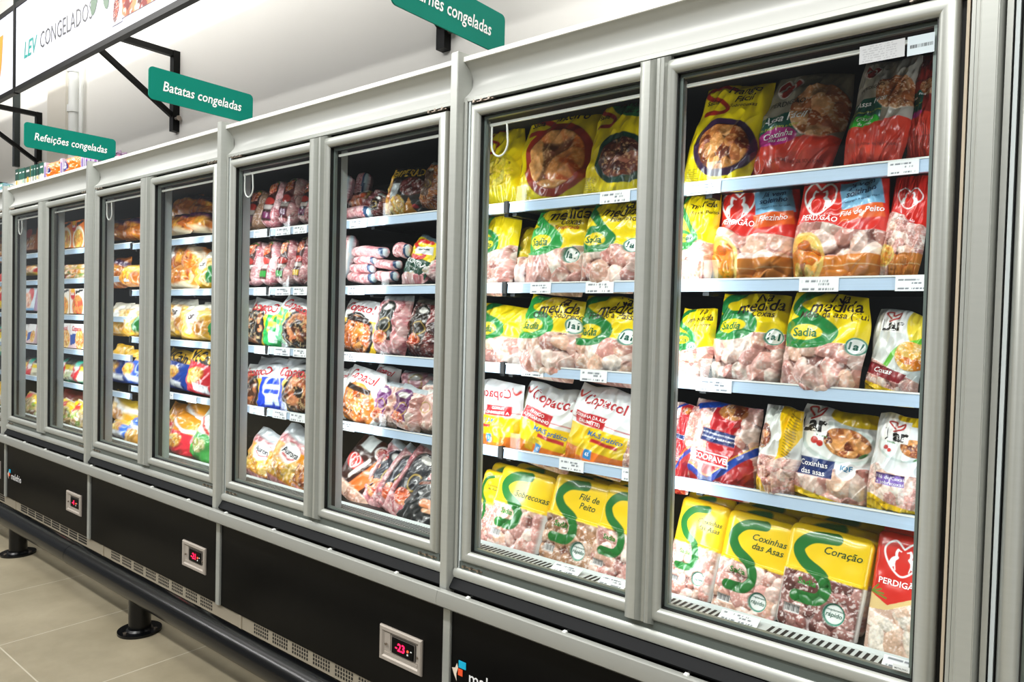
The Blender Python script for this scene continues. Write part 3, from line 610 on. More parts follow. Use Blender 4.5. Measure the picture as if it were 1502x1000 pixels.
# ---------------------------------------------------------------- room
def structure():
    mf = bpy.data.materials.new('floor_tiles'); mf.use_nodes = True; N = mf.node_tree.nodes; L = mf.node_tree.links; b = N['Principled BSDF']
    tc = N.new('ShaderNodeTexCoord'); mp = N.new('ShaderNodeMapping'); mp.inputs['Location'].default_value = (5.05, 0.77, 0); L.new(tc.outputs['Object'], mp.inputs[0])
    br = N.new('ShaderNodeTexBrick'); br.offset = 0; br.inputs['Scale'].default_value = 1; br.inputs['Brick Width'].default_value = 0.695; br.inputs['Row Height'].default_value = 0.695
    br.inputs['Mortar Size'].default_value = 0.003; br.inputs['Mortar Smooth'].default_value = 0.1
    L.new(mp.outputs[0], br.inputs['Vector'])
    no = N.new('ShaderNodeTexNoise'); no.inputs['Scale'].default_value = 2.2; no.inputs['Detail'].default_value = 8; no.inputs['Roughness'].default_value = 0.65; L.new(tc.outputs['Object'], no.inputs[0])
    rp = N.new('ShaderNodeValToRGB'); rp.color_ramp.elements[0].position = .3; rp.color_ramp.elements[1].position = .7
    rp.color_ramp.elements[0].color = lin('#7a725d') + (1,); rp.color_ramp.elements[1].color = lin('#938a74') + (1,); L.new(no.outputs[0], rp.inputs[0])
    L.new(rp.outputs[0], br.inputs['Color1']); L.new(rp.outputs[0], br.inputs['Color2']); br.inputs['Mortar'].default_value = lin('#aaa492') + (1,)
    L.new(br.outputs[0], b.inputs['Base Color']); b.inputs['Roughness'].default_value = 0.45
    fl = MB().box(-18, 6, -9, 1.1, -0.1, 0).build('floor', mf); tag(fl, kind='structure')
    mw = mat('painted_wall', '#e9e7e0', 0.75, var=0.02, scale=1.5, bump=0.05)
    tag(MB().box(-18, 6, 1.1, 1.3, 0, 6.0).build('wall_back', mw), kind='structure')
    tag(MB().box(-18, 6, -9, 1.3, 6.0, 6.1).build('ceiling', mat('white_ceiling', '#dddcd8', 0.8)), kind='structure')
    # shallow pilaster on the wall, far left
    tag(MB().box(-8.62, -8.12, 1.04, 1.1, 0, 6.0).build('trim_1', mat('pilaster_paint', '#d9d4c8', 0.7)), kind='structure')
    tag(MB().box(-16, -7.75, 0.97, 1.09, 0, 3.0).build('wall_left', mw), kind='structure')
structure()
def wall_pipes():
    t = empty('wall_pipe', (-7.92, 1.04, 2.6), 'white plastic pipe running up the wall behind the far freezers', 'pipe')
    MB().cyl((0.03, 0, -0.1), (0.03, 0, 3.3), 0.05, 14).build('pipe', M_WHITE, t, True)
    MB().cyl((0.15, .02, -0.1), (0.15, .02, 3.3), 0.02, 10).build('conduit', M_WHITE, t, True)
    for z in (0.95, 1.35): MB().cyl((0.03, 0, z), (0.03, 0, z + 0.07), 0.065, 14).build('pipe_collar', M_WHITE, t, True)
wall_pipes()
tag(MB().box(-9.71, -9.65, 1.04, 1.1, 3.22, 5.6).build('wall_channel', mat('dark_green_channel', '#232b2a', 0.4)), 'dark vertical channel on the wall behind the leftmost bracket', 'channel')

# ---------------------------------------------------------------- freezer modules
def door_profile(wd=.041):
    return [(0, .034), (0, .004), (.003, -.006), (.009, -.012), (.018, -.014), (wd - .012, -.013), (wd - .004, -.007), (wd, .003), (wd, .034)]
def make_door(par, x0, x1, hinge, label):
    zt, zb = 2.291, .700
    d = MB().frame(x0, x1, zb, zt, door_profile()).build('door', M_AL, par, True)
    d['label'] = label
    MB().frame(x0 + .040, x1 - .040, zb + .040, zt - .040, [(0, .002), (.003, .002), (.003, .034), (0, .034)]).build('gasket', M_GASK, d)
    MB().frame(x0 + .0425, x1 - .0425, zb + .0425, zt - .0425, [(0, .017), (.009, .017), (.009, .030), (0, .030)]).build('spacer', M_SPACER, d)
    MB().box(x0 + .041, x1 - .041, .010, .0145, zb + .041, zt - .041).build('glass_pane', M_GLASS, d)
    MB().box(x0 + .055, x1 - .052, .032, .040, zt - .075, zt - .066).build('top_strip', M_WHITE, d)
    # handle moulding on the free side, full height
    if hinge == 'left':
        xs = x1
        pr = [(xs - .052, -.010), (xs - .050, -.024), (xs - .042, -.034), (xs - .028, -.038), (xs - .014, -.034), (xs - .006, -.022), (xs - .004, -.012), (xs + .004, -.010), (xs + .006, .02), (xs - .052, .02)]
    else:
        xs = x0
        pr = [(xs + .0, .02), (xs - .001, -.018), (xs + .003, -.030), (xs + .009, -.034), (xs + .015, -.030), (xs + .018, -.018), (xs + .02, -.012), (xs + .02, .02)]
    m = MB().extrude(pr, zb - .012, zt + .012, 'z')
    v = []
    for (x, y, z) in m.v:    # ends cut at a slant
        v.append((x, y, z + (.5 * (y + .0) if z > 1.5 else -.5 * (y + .0)) * .8))
    m.v = v; m.build('handle', M_AL, d, True)
    if hinge == 'left':
        pts = [(x0 + .062, .036, 2.222)] + [(x0 + .098 - .036 * math.cos(t), .036, 2.155 - .045 * math.sin(t)) for t in np.linspace(0, math.pi, 12)] + [(x0 + .128, .036, 2.222)]
        MB().tube(pts, .0035, 8).build('heater_cable', M_WHITE, d, True)
    hx = x0 + .004 if hinge == 'left' else x1 - .1
    for z in (zb - .014, zt + .009):
        m = MB().box(hx, hx + .095, -.004, .012, z - .003, z)
        for q in (.012, .045, .08): m.cyl((hx + q, -.012, z), (hx + q, .006, z), .005, 8)
        m.build('hinge', M_CHROME, d)
    return d
def slots_mesh(x0, x1, y0, y1, z, pitch, wd, skip=()):
    m = MB(); x = x0
    while x < x1:
        if not any(a < x < b for a, b in skip): m.box(x, x + wd, y0, y1, z, z + .0012)
        x += pitch
    return m
NAMES = {-1: 'display freezer at the right edge, only its first door frame showing', 0: 'nearest display freezer, full of yellow and red chicken bags',
         1: 'display freezer second from the right, meats and sausages inside', 2: 'display freezer under the potato sign, orange and blue bags inside',
         3: 'display freezer under the ready meals sign, boxed meals inside', 4: 'farthest display freezer, a sliver at the left edge'}
TAGS = {}
def make_freezer(k):
    X0 = -(k + 1) * W
    f = empty('display_freezer', (X0, 0, 0), NAMES[k], 'freezer', 'display freezers in one long row')
    # dark insulated body
    b = MB(); b.box(0, W, .86, .95, .03, 2.45); b.box(0, W, .05, .86, 2.30, 2.45); b.box(0, W, .05, .86, .03, .69)
    if k == 4: b.box(0, .02, .05, .86, .69, 2.3)
    if k == -1: b.box(W - .02, W, .05, .86, .69, 2.3)
    b.build('cabinet_body', M_DARK, f)
    # dark surround behind the doors
    s = MB(); s.box(0.0, .066, .034, .06, .60, 2.33); s.box(W - .06, W, .034, .06, .60, 2.33); s.box(.745, .825, .036, .06, .70, 2.30)
    s.box(.066, W - .06, .036, .06, 2.245, 2.33); s.box(.066, W - .06, .036, .06, .62, .722)
    s.build('door_surround', M_GASK, f)
    MB().box(.030, .0415, -.006, .036, .66, 2.31).build('side_strip', M_AL, f); MB().box(W - .044, W - .038, .0, .036, .66, 2.31).build('side_strip', mat('beige_strip', '#b4a792', 0.5), f); MB().box(W - .034, W - .0265, -.004, .036, .60, 2.31).box(W - .0250, W - .0175, -.010, .036, .60, 2.31).build('side_strip', M_AL, f); MB().box(.0455, .0535, -.001, .036, .66, 2.31).build('side_strip', M_GREY, f)
    # mullions with their LED bars
    for x, wd in ((.0, .055), (.775, .035)):
        m = MB().box(x - (wd if x else .045), x + wd, .060, .108, .72, 2.26).build('mullion', M_GREY, f, bevel=.003)
        MB().box(x + wd - .035, x + wd - .022, .108, .113, .78, 2.14).build('led_bar', mat('led_diffuser', '#ffffff', 0.4, emit='#eaf6ff', es=6.0), m)
    # fascia: concave profile with white lip
    fy = [(.012, 2.312), (.0, 2.312), (-.002, 2.320)] + [(.000 + .034 * math.sin(math.pi * t) ** .9, 2.322 + .118 * t) for t in np.linspace(0.04, .97, 12)] + [(-.004, 2.444), (-.004, 2.458), (.05, 2.462), (.06, 2.312)]
    fa = MB().extrude(fy, 0, W).build('fascia', M_FASC, f, True)
    MB().box(0, W, -.010, .004, 2.444, 2.460).build('lip', M_WLIP, fa); MB().box(0, W, -.004, .012, 2.305, 2.318).build('lower_edge', M_AL, fa)
    # post in front of the joint and its continuation below the bumper rail
    pp = [(-.016, -.030), (-.014, -.033), (.018, -.033), (.020, -.030), (.030, .03), (-.016, .03)]
    po = MB().extrude(pp, .53, 2.475, 'z').build('post', M_AL, f, True, bevel=.0015)
    MB().box(-.016, .020, -.010, .004, .112, .55).build('panel_joint_strip', M_AL, f, bevel=.002)
    # sill, dark ledge, rail
    sy = [(.05, .676), (.012, .676), (-.004, .673), (-.011, .664), (-.013, .652), (-.009, .640), (.0, .635), (.05, .635)]
    MB().extrude(sy, .030, W - .03).build('sill', M_AL, f, True)
    MB().extrude([(.05, .634), (-.004, .634), (-.022, .604), (-.020, .598), (.05, .598)], .0, W).build('dark_ledge', mat('dark_grey_ledge', '#101214', 0.55, spec=0.2), f)
    MB().box(.05, W - .05, -.001, .036, .672, .700).build('drip_tray', mat('grey_tray', '#5d6663', 0.4, 0.2), f)
    ry = [(-.040, .600), (-.052, .600), (-.058, .596), (-.064, .570), (-.062, .548), (-.054, .541), (-.040, .541)]
    r = MB().extrude(ry, .0005, W - .0005).build('bumper_rail', M_ALR, f, True)
    for i in range(4):
        MB().box(.125 + i * .40, .139 + i * .40, -.050, -.036, .590, .6045).build('rail_bracket', M_WHITE, r, bevel=.002); MB().cyl((.132 + i * .4, -.04, .598), (.132 + i * .4, .0, .598), .005, 8).build('bracket_rod', M_GASK, r)
    lp = MB().box(.0, W, .0, .03, .112, .60).build('lower_panel', M_BLK, f)
    kp = MB().box(0, W, .006, .022, .045, .128).build('kick_plate', M_KICK, f); MB().box(.18, .205, .001, .01, .045, .128).build('joint_cover', M_KICK, kp, bevel=.002)
    for g in range(8):
        m = MB()
        for q in range(4):
            if k <= 2:
                for c in range(7): x = .31 + g * .152 + c * .0175; m.box(x, x + .009, .0045, .0062, .058 + q * .0165, .0685 + q * .0165)
            else: m.box(.31 + g * .152, .44 + g * .152, .0045, .0062, .058 + q * .0165, .0685 + q * .0165)
        m.build('vent_openings', M_GASK, kp)
    MB().box(0, W, .10, .13, .0, .05).build('base_rail', M_GASK, f); MB().box(.28, .36, .02, .08, .0, .045).build('foot', M_GASK, f); MB().box(1.2, 1.28, .02, .08, .0, .045).build('foot', M_GASK, f)
    # controller at the right end of the panel
    if k >= 0:
        c = MB().frame(1.205, 1.437, .228, .362, [(0, .0), (0, -.006), (.004, -.011), (.016, -.011), (.022, -.005), (.026, .0)]).build('controller', M_CTRL, f, True)
        c['label'] = 'beige framed temperature controller'
        MB().box(1.229, 1.413, -.0005, .0, .250, .340).box(1.229, 1.262, -.004, -.0005, .252, .338).box(1.23, 1.413, -.006, -.0005, .250, .262).box(1.235, 1.411, -.003, 0, .265, .269).build('controller_back', M_CTRL, c)
        MB().box(1.268, 1.402, -.0045, 0.0, .266, .334).build('display_surround', mat('display_bezel', '#5a544e', 0.5), c, bevel=.004)
        MB().box(1.274, 1.394, -.008, -.004, .270, .330).build('display', M_BLK, c, bevel=.004)
        red = mat('red_digits', '#ff1040', 0.4, emit='#ff1646', es=3.0)
        flat_text('digits', {0: '-20', 1: '-23', 2: '-21', 3: '-4', 4: '-19'}[k], .042, red, c, (1.322, -.008, .300), (1, 0, 0), (0, 0, 1), (0, -1, 0), bold=.02)
        MB().cyl((1.364, -.0095, .300), (1.364, -.007, .300), .005, 10).build('indicator', mat('orange_indicator', '#e85a30', 0.4, emit='#ff5a30', es=1.0), c)
        MB().box(1.378, 1.386, -.0095, -.007, .301, .305).box(1.360, 1.367, -.0095, -.007, .284, .290).build('buttons', M_WHITE, c)
        MB().cyl((1.245, -.014, .295), (1.245, -.008, .295), .005, 8).cyl((1.419, -.014, .295), (1.419, -.008, .295), .005, 8).build('screws', M_CHROME, c)
    if k in (0, 3):
        x = .038 if k == 0 else .050; z = .300 if k == 0 else .285
        wm = LET('#f2f2f0')
        flat_text('maker_lettering', 'malefrio', .07, wm, lp, (x + .175, 0, z), (1, 0, 0), (0, 0, 1), (0, -1, 0), bold=.005, width=.21)
        MB().box(x + .02, x + .055, -.003, -.001, z + .022, z + .048).build('maker_mark', LET('#19b5dc'), lp, bevel=.0008); MB().box(x + .018, x + .040, -.003, -.001, z - .006, z + .018).build('maker_mark', LET('#f0582c'), lp, bevel=.0008)
        MB().add([(x + p, -.002, z + q) for p, q in ((-.012, .012), (.004, .016), (.012, .035), (.018, .02), (.01, -.004), (.012, -.03), (.0, -.012))], [(0, 1, 2, 3, 4, 5, 6)]).build('maker_mark', LET('#e8d8c4'), lp)
    make_door(f, .059, .776, 'left', 'left-hand door, hinged at the post')
    make_door(f, .788, 1.503, 'right', 'right-hand door of the pair')
    # shelves
    zs = (1.988, 1.690, 1.390, 1.074) if k < 3 else (1.998, 1.783, 1.518, 1.268, 1.020)
    for i, z in enumerate(zs):
        s = MB().box(.058, W + .046, .235, .80, z - .030, z - .014)
        for q in range(3): s.box(.06 + q * .76, .08 + q * .76, .235, .84, z - .05, z - .014)
        sh = s.build('shelf', M_SHELF, f)
        MB().extrude([(.216, z - .038), (.219, z - .004), (.222, z), (.232, z), (.232, z - .038)], .060, W + .044).build('price_rail', M_RAIL, sh)
        MB().box(.058, W + .046, .2165, .2185, z - .004, z + .0005).build('rail_edge', M_WHITE, sh)
        if k in (0, 1): MB().box(.062, W + .040, .2265, .2285, z, z + .058).build('acrylic_guard', M_GLASS, sh)
        MB().box(.036, .058, .210, .232, z - .040, z + .004).build('rail_joint', M_GASK, sh, bevel=.002)
        for j, (x, dw) in enumerate(TAGS.get((k, i), ())):
            pack('price_tag', d_tag, {}, dw, .037, .0012, 'card', 42 if k < 2 else 14, i * 7 + j + 3, (x, .2135, z - .041), (rad(-3), 0, 0), None, None).parent = sh
    # bottom deck with slotted air grille
    MB().box(0, W, .16, .85, .690, .712).build('deck', M_SHELF, f)
    g = MB().extrude([(.066, .722), (.150, .722), (.16, .730), (.16, .69), (.066, .69)], .0, W).build('air_grille', M_GRILLE, f)
    if k == 0: sl = slots_mesh(.02, 1.5, .086, .140, .722, .0185, .008, ((.37, .49), (.555, .66), (.955, 1.075), (1.38, 1.5)))
    else: sl = slots_mesh(.0, W, .080, .146, .722, .0145 if k == 1 else .019, .0065 if k == 1 else .008)
    for i_, v in enumerate(sl.v):
        if v[1] > .1: sl.v[i_] = (v[0] + .004, v[1], v[2])
    sl.build('grille_slots', M_GASK, g)
    if k == 0:
        for j, (a, c_) in enumerate(((.37, .49), (.555, .66), (.955, 1.075), (1.375, 1.5))):
            pack('price_tag', d_tag, {}, c_ - a - .01, .040, .001, 'card', 42, j + 60, ((a + c_) / 2, .088, .7235), (rad(-68), 0, 0), None, None).parent = g
    return f
TAGS.update(TAGDATA)
for k in (-1, 0, 1, 2, 3, 4): make_freezer(k)
# glass stickers at the top of the nearest door, freezer maker sticker at its foot
def sticker(name, design, x0, x1, z0, z1, label, y=.0085, n=60, seed=1):
    return pack(name, design, {}, x1 - x0, z1 - z0, .0008, 'card', n, seed, ((x0 + x1) / 2, y, z0), (0, 0, 0), label, 'sticker')
def d_note(s): 
    s.put(np.ones(len(s.u)), '#aeb1b3')
    for k in range(7): s.put(s.rect(.45, .9 - .13 * k, .75, .012) * (vnoise(s.X, s.Y * 0, 42, k) > .4), '#77797c')
def d_bar(s):
    s.put(np.ones(len(s.u)), '#b9c6cc'); rs = np.random.RandomState(4); x = .12
    while x < .95: s.put(s.rect(x, .45, .012 + .02 * rs.rand(), .14), '#15181a'); x += .03 + .02 * rs.rand()
def d_maker(s): s.put(np.ones(len(s.u)), '#dfe4e2'); s.text('METALFRIO', .5, .45, .15, '#3c4442', 0, 0, .01)
sticker('glass_notice', d_note, -.262, -.165, 2.180, 2.222, 'pale printed notice sticker at the top of the nearest right door', n=80)
sticker('glass_barcode', d_bar, -.160, -.105, 2.178, 2.222, 'barcode sticker in the top right corner of the nearest right door', n=80)
sticker('glass_maker_sticker', d_maker, -.140, -.105, .757, .770, 'small maker sticker in the bottom right corner of the nearest right door', n=30)

# ---------------------------------------------------------------- hanging aisle signs
def make_sign(x, y0, y1, z0, z1, text, label, fs=.078, tw=None):
    t = empty('aisle_sign', (x, (y0 + y1) / 2, z0), label, 'sign', 'teal aisle signs on the freezer posts')
    r = .02; w_ = (y1 - y0) / 2; h_ = z1 - z0; out = []
    for cx, cz, a0 in ((w_ - r, h_ - r, 0), (-w_ + r, h_ - r, 90), (-w_ + r, r, 180), (w_ - r, r, 270)):
        for q in range(6): a = rad(a0 + 18 * q); out.append((cx + r * math.cos(a), cz + r * math.sin(a)))
    MB().extrude(out, -.003, .003, 'x').build('sign_panel', M_SIGN, t)
    flat_text('lettering', text, fs, LET('#ffffff'), t, (.003, 0, h_ * .47), (0, 1, 0), (0, 0, 1), (1, 0, 0), bold=.012, shear=.18, width=tw)
    MB().box(-.012, -.003, w_ - .06, w_ - .03, -.06, .05).build('sign_bracket', M_BLK, t)
make_sign(-3.12, -.368, .143, 2.503, 2.648, 'Batatas congeladas', 'teal sign reading Batatas congeladas over the second post', .062, .385)
make_sign(-4.68, -.372, .132, 2.494, 2.640, 'Refeições congeladas', 'teal sign reading Refeições congeladas, leftmost over the freezers', .062, .400)
make_sign(-1.56, -.325, .233, 2.538, 2.690, 'Carnes congeladas', 'teal sign ending in nes congeladas, cut off by the top of the picture', .066, .400)

# ---------------------------------------------------------------- wall brackets and the long light box
def bracket(x, label):
    t = empty('wall_bracket', (x, 1.1, 3.07), label, 'bracket', 'black steel brackets carrying the light box')
    MB().box(-.032, .032, -.055, 0, 0, .665).build('wall_bar', M_BLK, t); MB().box(-.024, .024, -.79, -.04, .618, .665).build('arm', M_BLK, t)
    a = Vector((0, -.05, .13)); b_ = Vector((0, -.76, .60)); d = (b_ - a).normalized(); n = Vector((0, -d.z, d.y)) * .019
    m = MB(); vs = []
    for x_ in (-.02, .02):
        for p in (a + n, a - n, b_ - n, b_ + n): vs.append((x_, p.y, p.z))
    m.add(vs, [(0, 1, 2, 3), (4, 7, 6, 5), (0, 4, 5, 1), (1, 5, 6, 2), (2, 6, 7, 3), (3, 7, 4, 0)]).build('brace', M_BLK, t)
    MB().cyl((.05, -.03, .10), (.085, -.03, .10), .022, 12).build('bolt', M_CHROME, t, True)
bracket(-5.85, 'black wall bracket behind the potato sign'); bracket(-2.71, 'black wall bracket behind the cut-off sign, mostly above the picture'); bracket(-8.98, 'black wall bracket behind the ready meals sign')
def light_box():
    t = empty('light_box', (-7.05, .29, 3.40), 'long black framed light box with frozen food picture above the freezers', 'light box')
    x0, x1, h = -5.0, 5.2, .75; m = MB()
    m.box(x0, x1, -.02, .02, 0, .04); m.box(x0, x1, -.02, .02, h - .04, h)
    for x in (x0, 0.0, x1): m.box(x - .022, x + .022, -.022, .02, 0, h)
    m.build('frame', M_BLK, t)
    pm = mat('lit_banner', '#c9cbd8', 0.5, emit='#ecedf8', es=0.12)
    MB().box(x0, -.02, -.012, .012, .04, h - .04).build('banner', pm, t); p = MB().box(.02, x1, -.012, .012, .04, h - .04).build('banner', pm, t)
    flat_text('lettering', 'LEV', .19, LET('#008f86'), p, (.375, -.0125, .30), (1, 0, .0), (0, 0, 1), (0, -1, 0), bold=.012, shear=.2, width=.30)
    flat_text('lettering', 'CONGELADOS', .19, LET('#2a2c30'), p, (1.10, -.0125, .30), (1, 0, 0), (0, 0, 1), (0, -1, 0), bold=-.004, shear=.0, width=1.02)
    MB().add([(-.30, -.014, .56), (-.34, -.014, .30), (-.42, -.014, .09), (-1.2, -.014, .09), (-1.2, -.014, .56)], [(0, 1, 2, 3, 4)]).build('orange_field', LET('#f0902c'), t)
    q = MB()
    for (cx, cz, l, a) in ((1.66, .42, .34, 72), (1.82, .44, .40, 100), (1.95, .50, .30, 60)):
        pts = []
        for i in range(16):
            s_ = i / 16 * 2 * math.pi; X = l / 2 * math.cos(s_); Z = .055 * math.sin(s_) * (1 - .25 * math.cos(s_)); c, d = math.cos(rad(a)), math.sin(rad(a)); pts.append((cx + X * c - Z * d, -.015, cz + X * d + Z * c))
        q.add(pts, [tuple(range(16))])
    q.build('printed_leaves', LET('#1c4f24'), p)
    def d_food(s):
        s.put(np.ones(len(s.u)), '#e9eaf4')
        s.pieces(np.maximum(s.stroke([(.02, .95), (.10, .30), (.34, .06), (.62, .40), (.95, 1)], .15), s.stroke([(.28, 1), (.36, .55), (.60, .65), (.7, 1)], .10)), .07, ['#7a1c12', '#c8502a', '#4a120c', '#e88a5a'], relief=0, gap='#d8704a')
    fo = pack('printed_food', d_food, {}, 1.3, .56, .002, 'card', 130, 5, (2.60, -.0155, .12), (0, 0, 0), None, None); fo.parent = p
    fo2 = pack('printed_food', d_tip, {}, .16, .26, .002, 'card', 40, 6, (2.02, -.017, .10), (0, 0, 0), None, None); fo2.parent = p
def d_tip(s):
    s.put(np.ones(len(s.u)), '#e9eaf4'); s.pieces(s.ell(.5, .5, .3, .75, -15), .18, ['#7a1c12', '#c8502a', '#4a120c'], relief=0, gap='#d8704a')
light_box()

# ---------------------------------------------------------------- floor bumper
def bumper():
    t = empty('trolley_bumper', (-3.352, -.276, 0), 'black tubular trolley bumper on round floor posts before the freezers', 'bumper')
    MB().cyl((-6.5, 0, .195), (-.81, 0, .195), .056, 28).build('tube', M_TUBE, t, True)
    MB().cyl((-.80, 0, .195), (6.0, 0, .195), .058, 28).build('tube', M_TUBE, t, True)
    for i in range(-3, 4):
        x = i * 1.697 
        p = MB().cyl((x, 0, .0), (x, 0, .19), .050, 24).build('floor_post', M_TUBE, t, True)
        MB().cyl((x, 0, 0), (x, 0, .012), .098, 32).cyl((x, 0, .012), (x, 0, .02), .06, 32, .052).build('flange', M_TUBE, p, True)
        for a in (40, 160, 280): MB().cyl((x + .075 * math.cos(rad(a)), .075 * math.sin(rad(a)), .01), (x + .075 * math.cos(rad(a)), .075 * math.sin(rad(a)), .019), .009, 6).build('bolt', M_CHROME, p)
bumper()
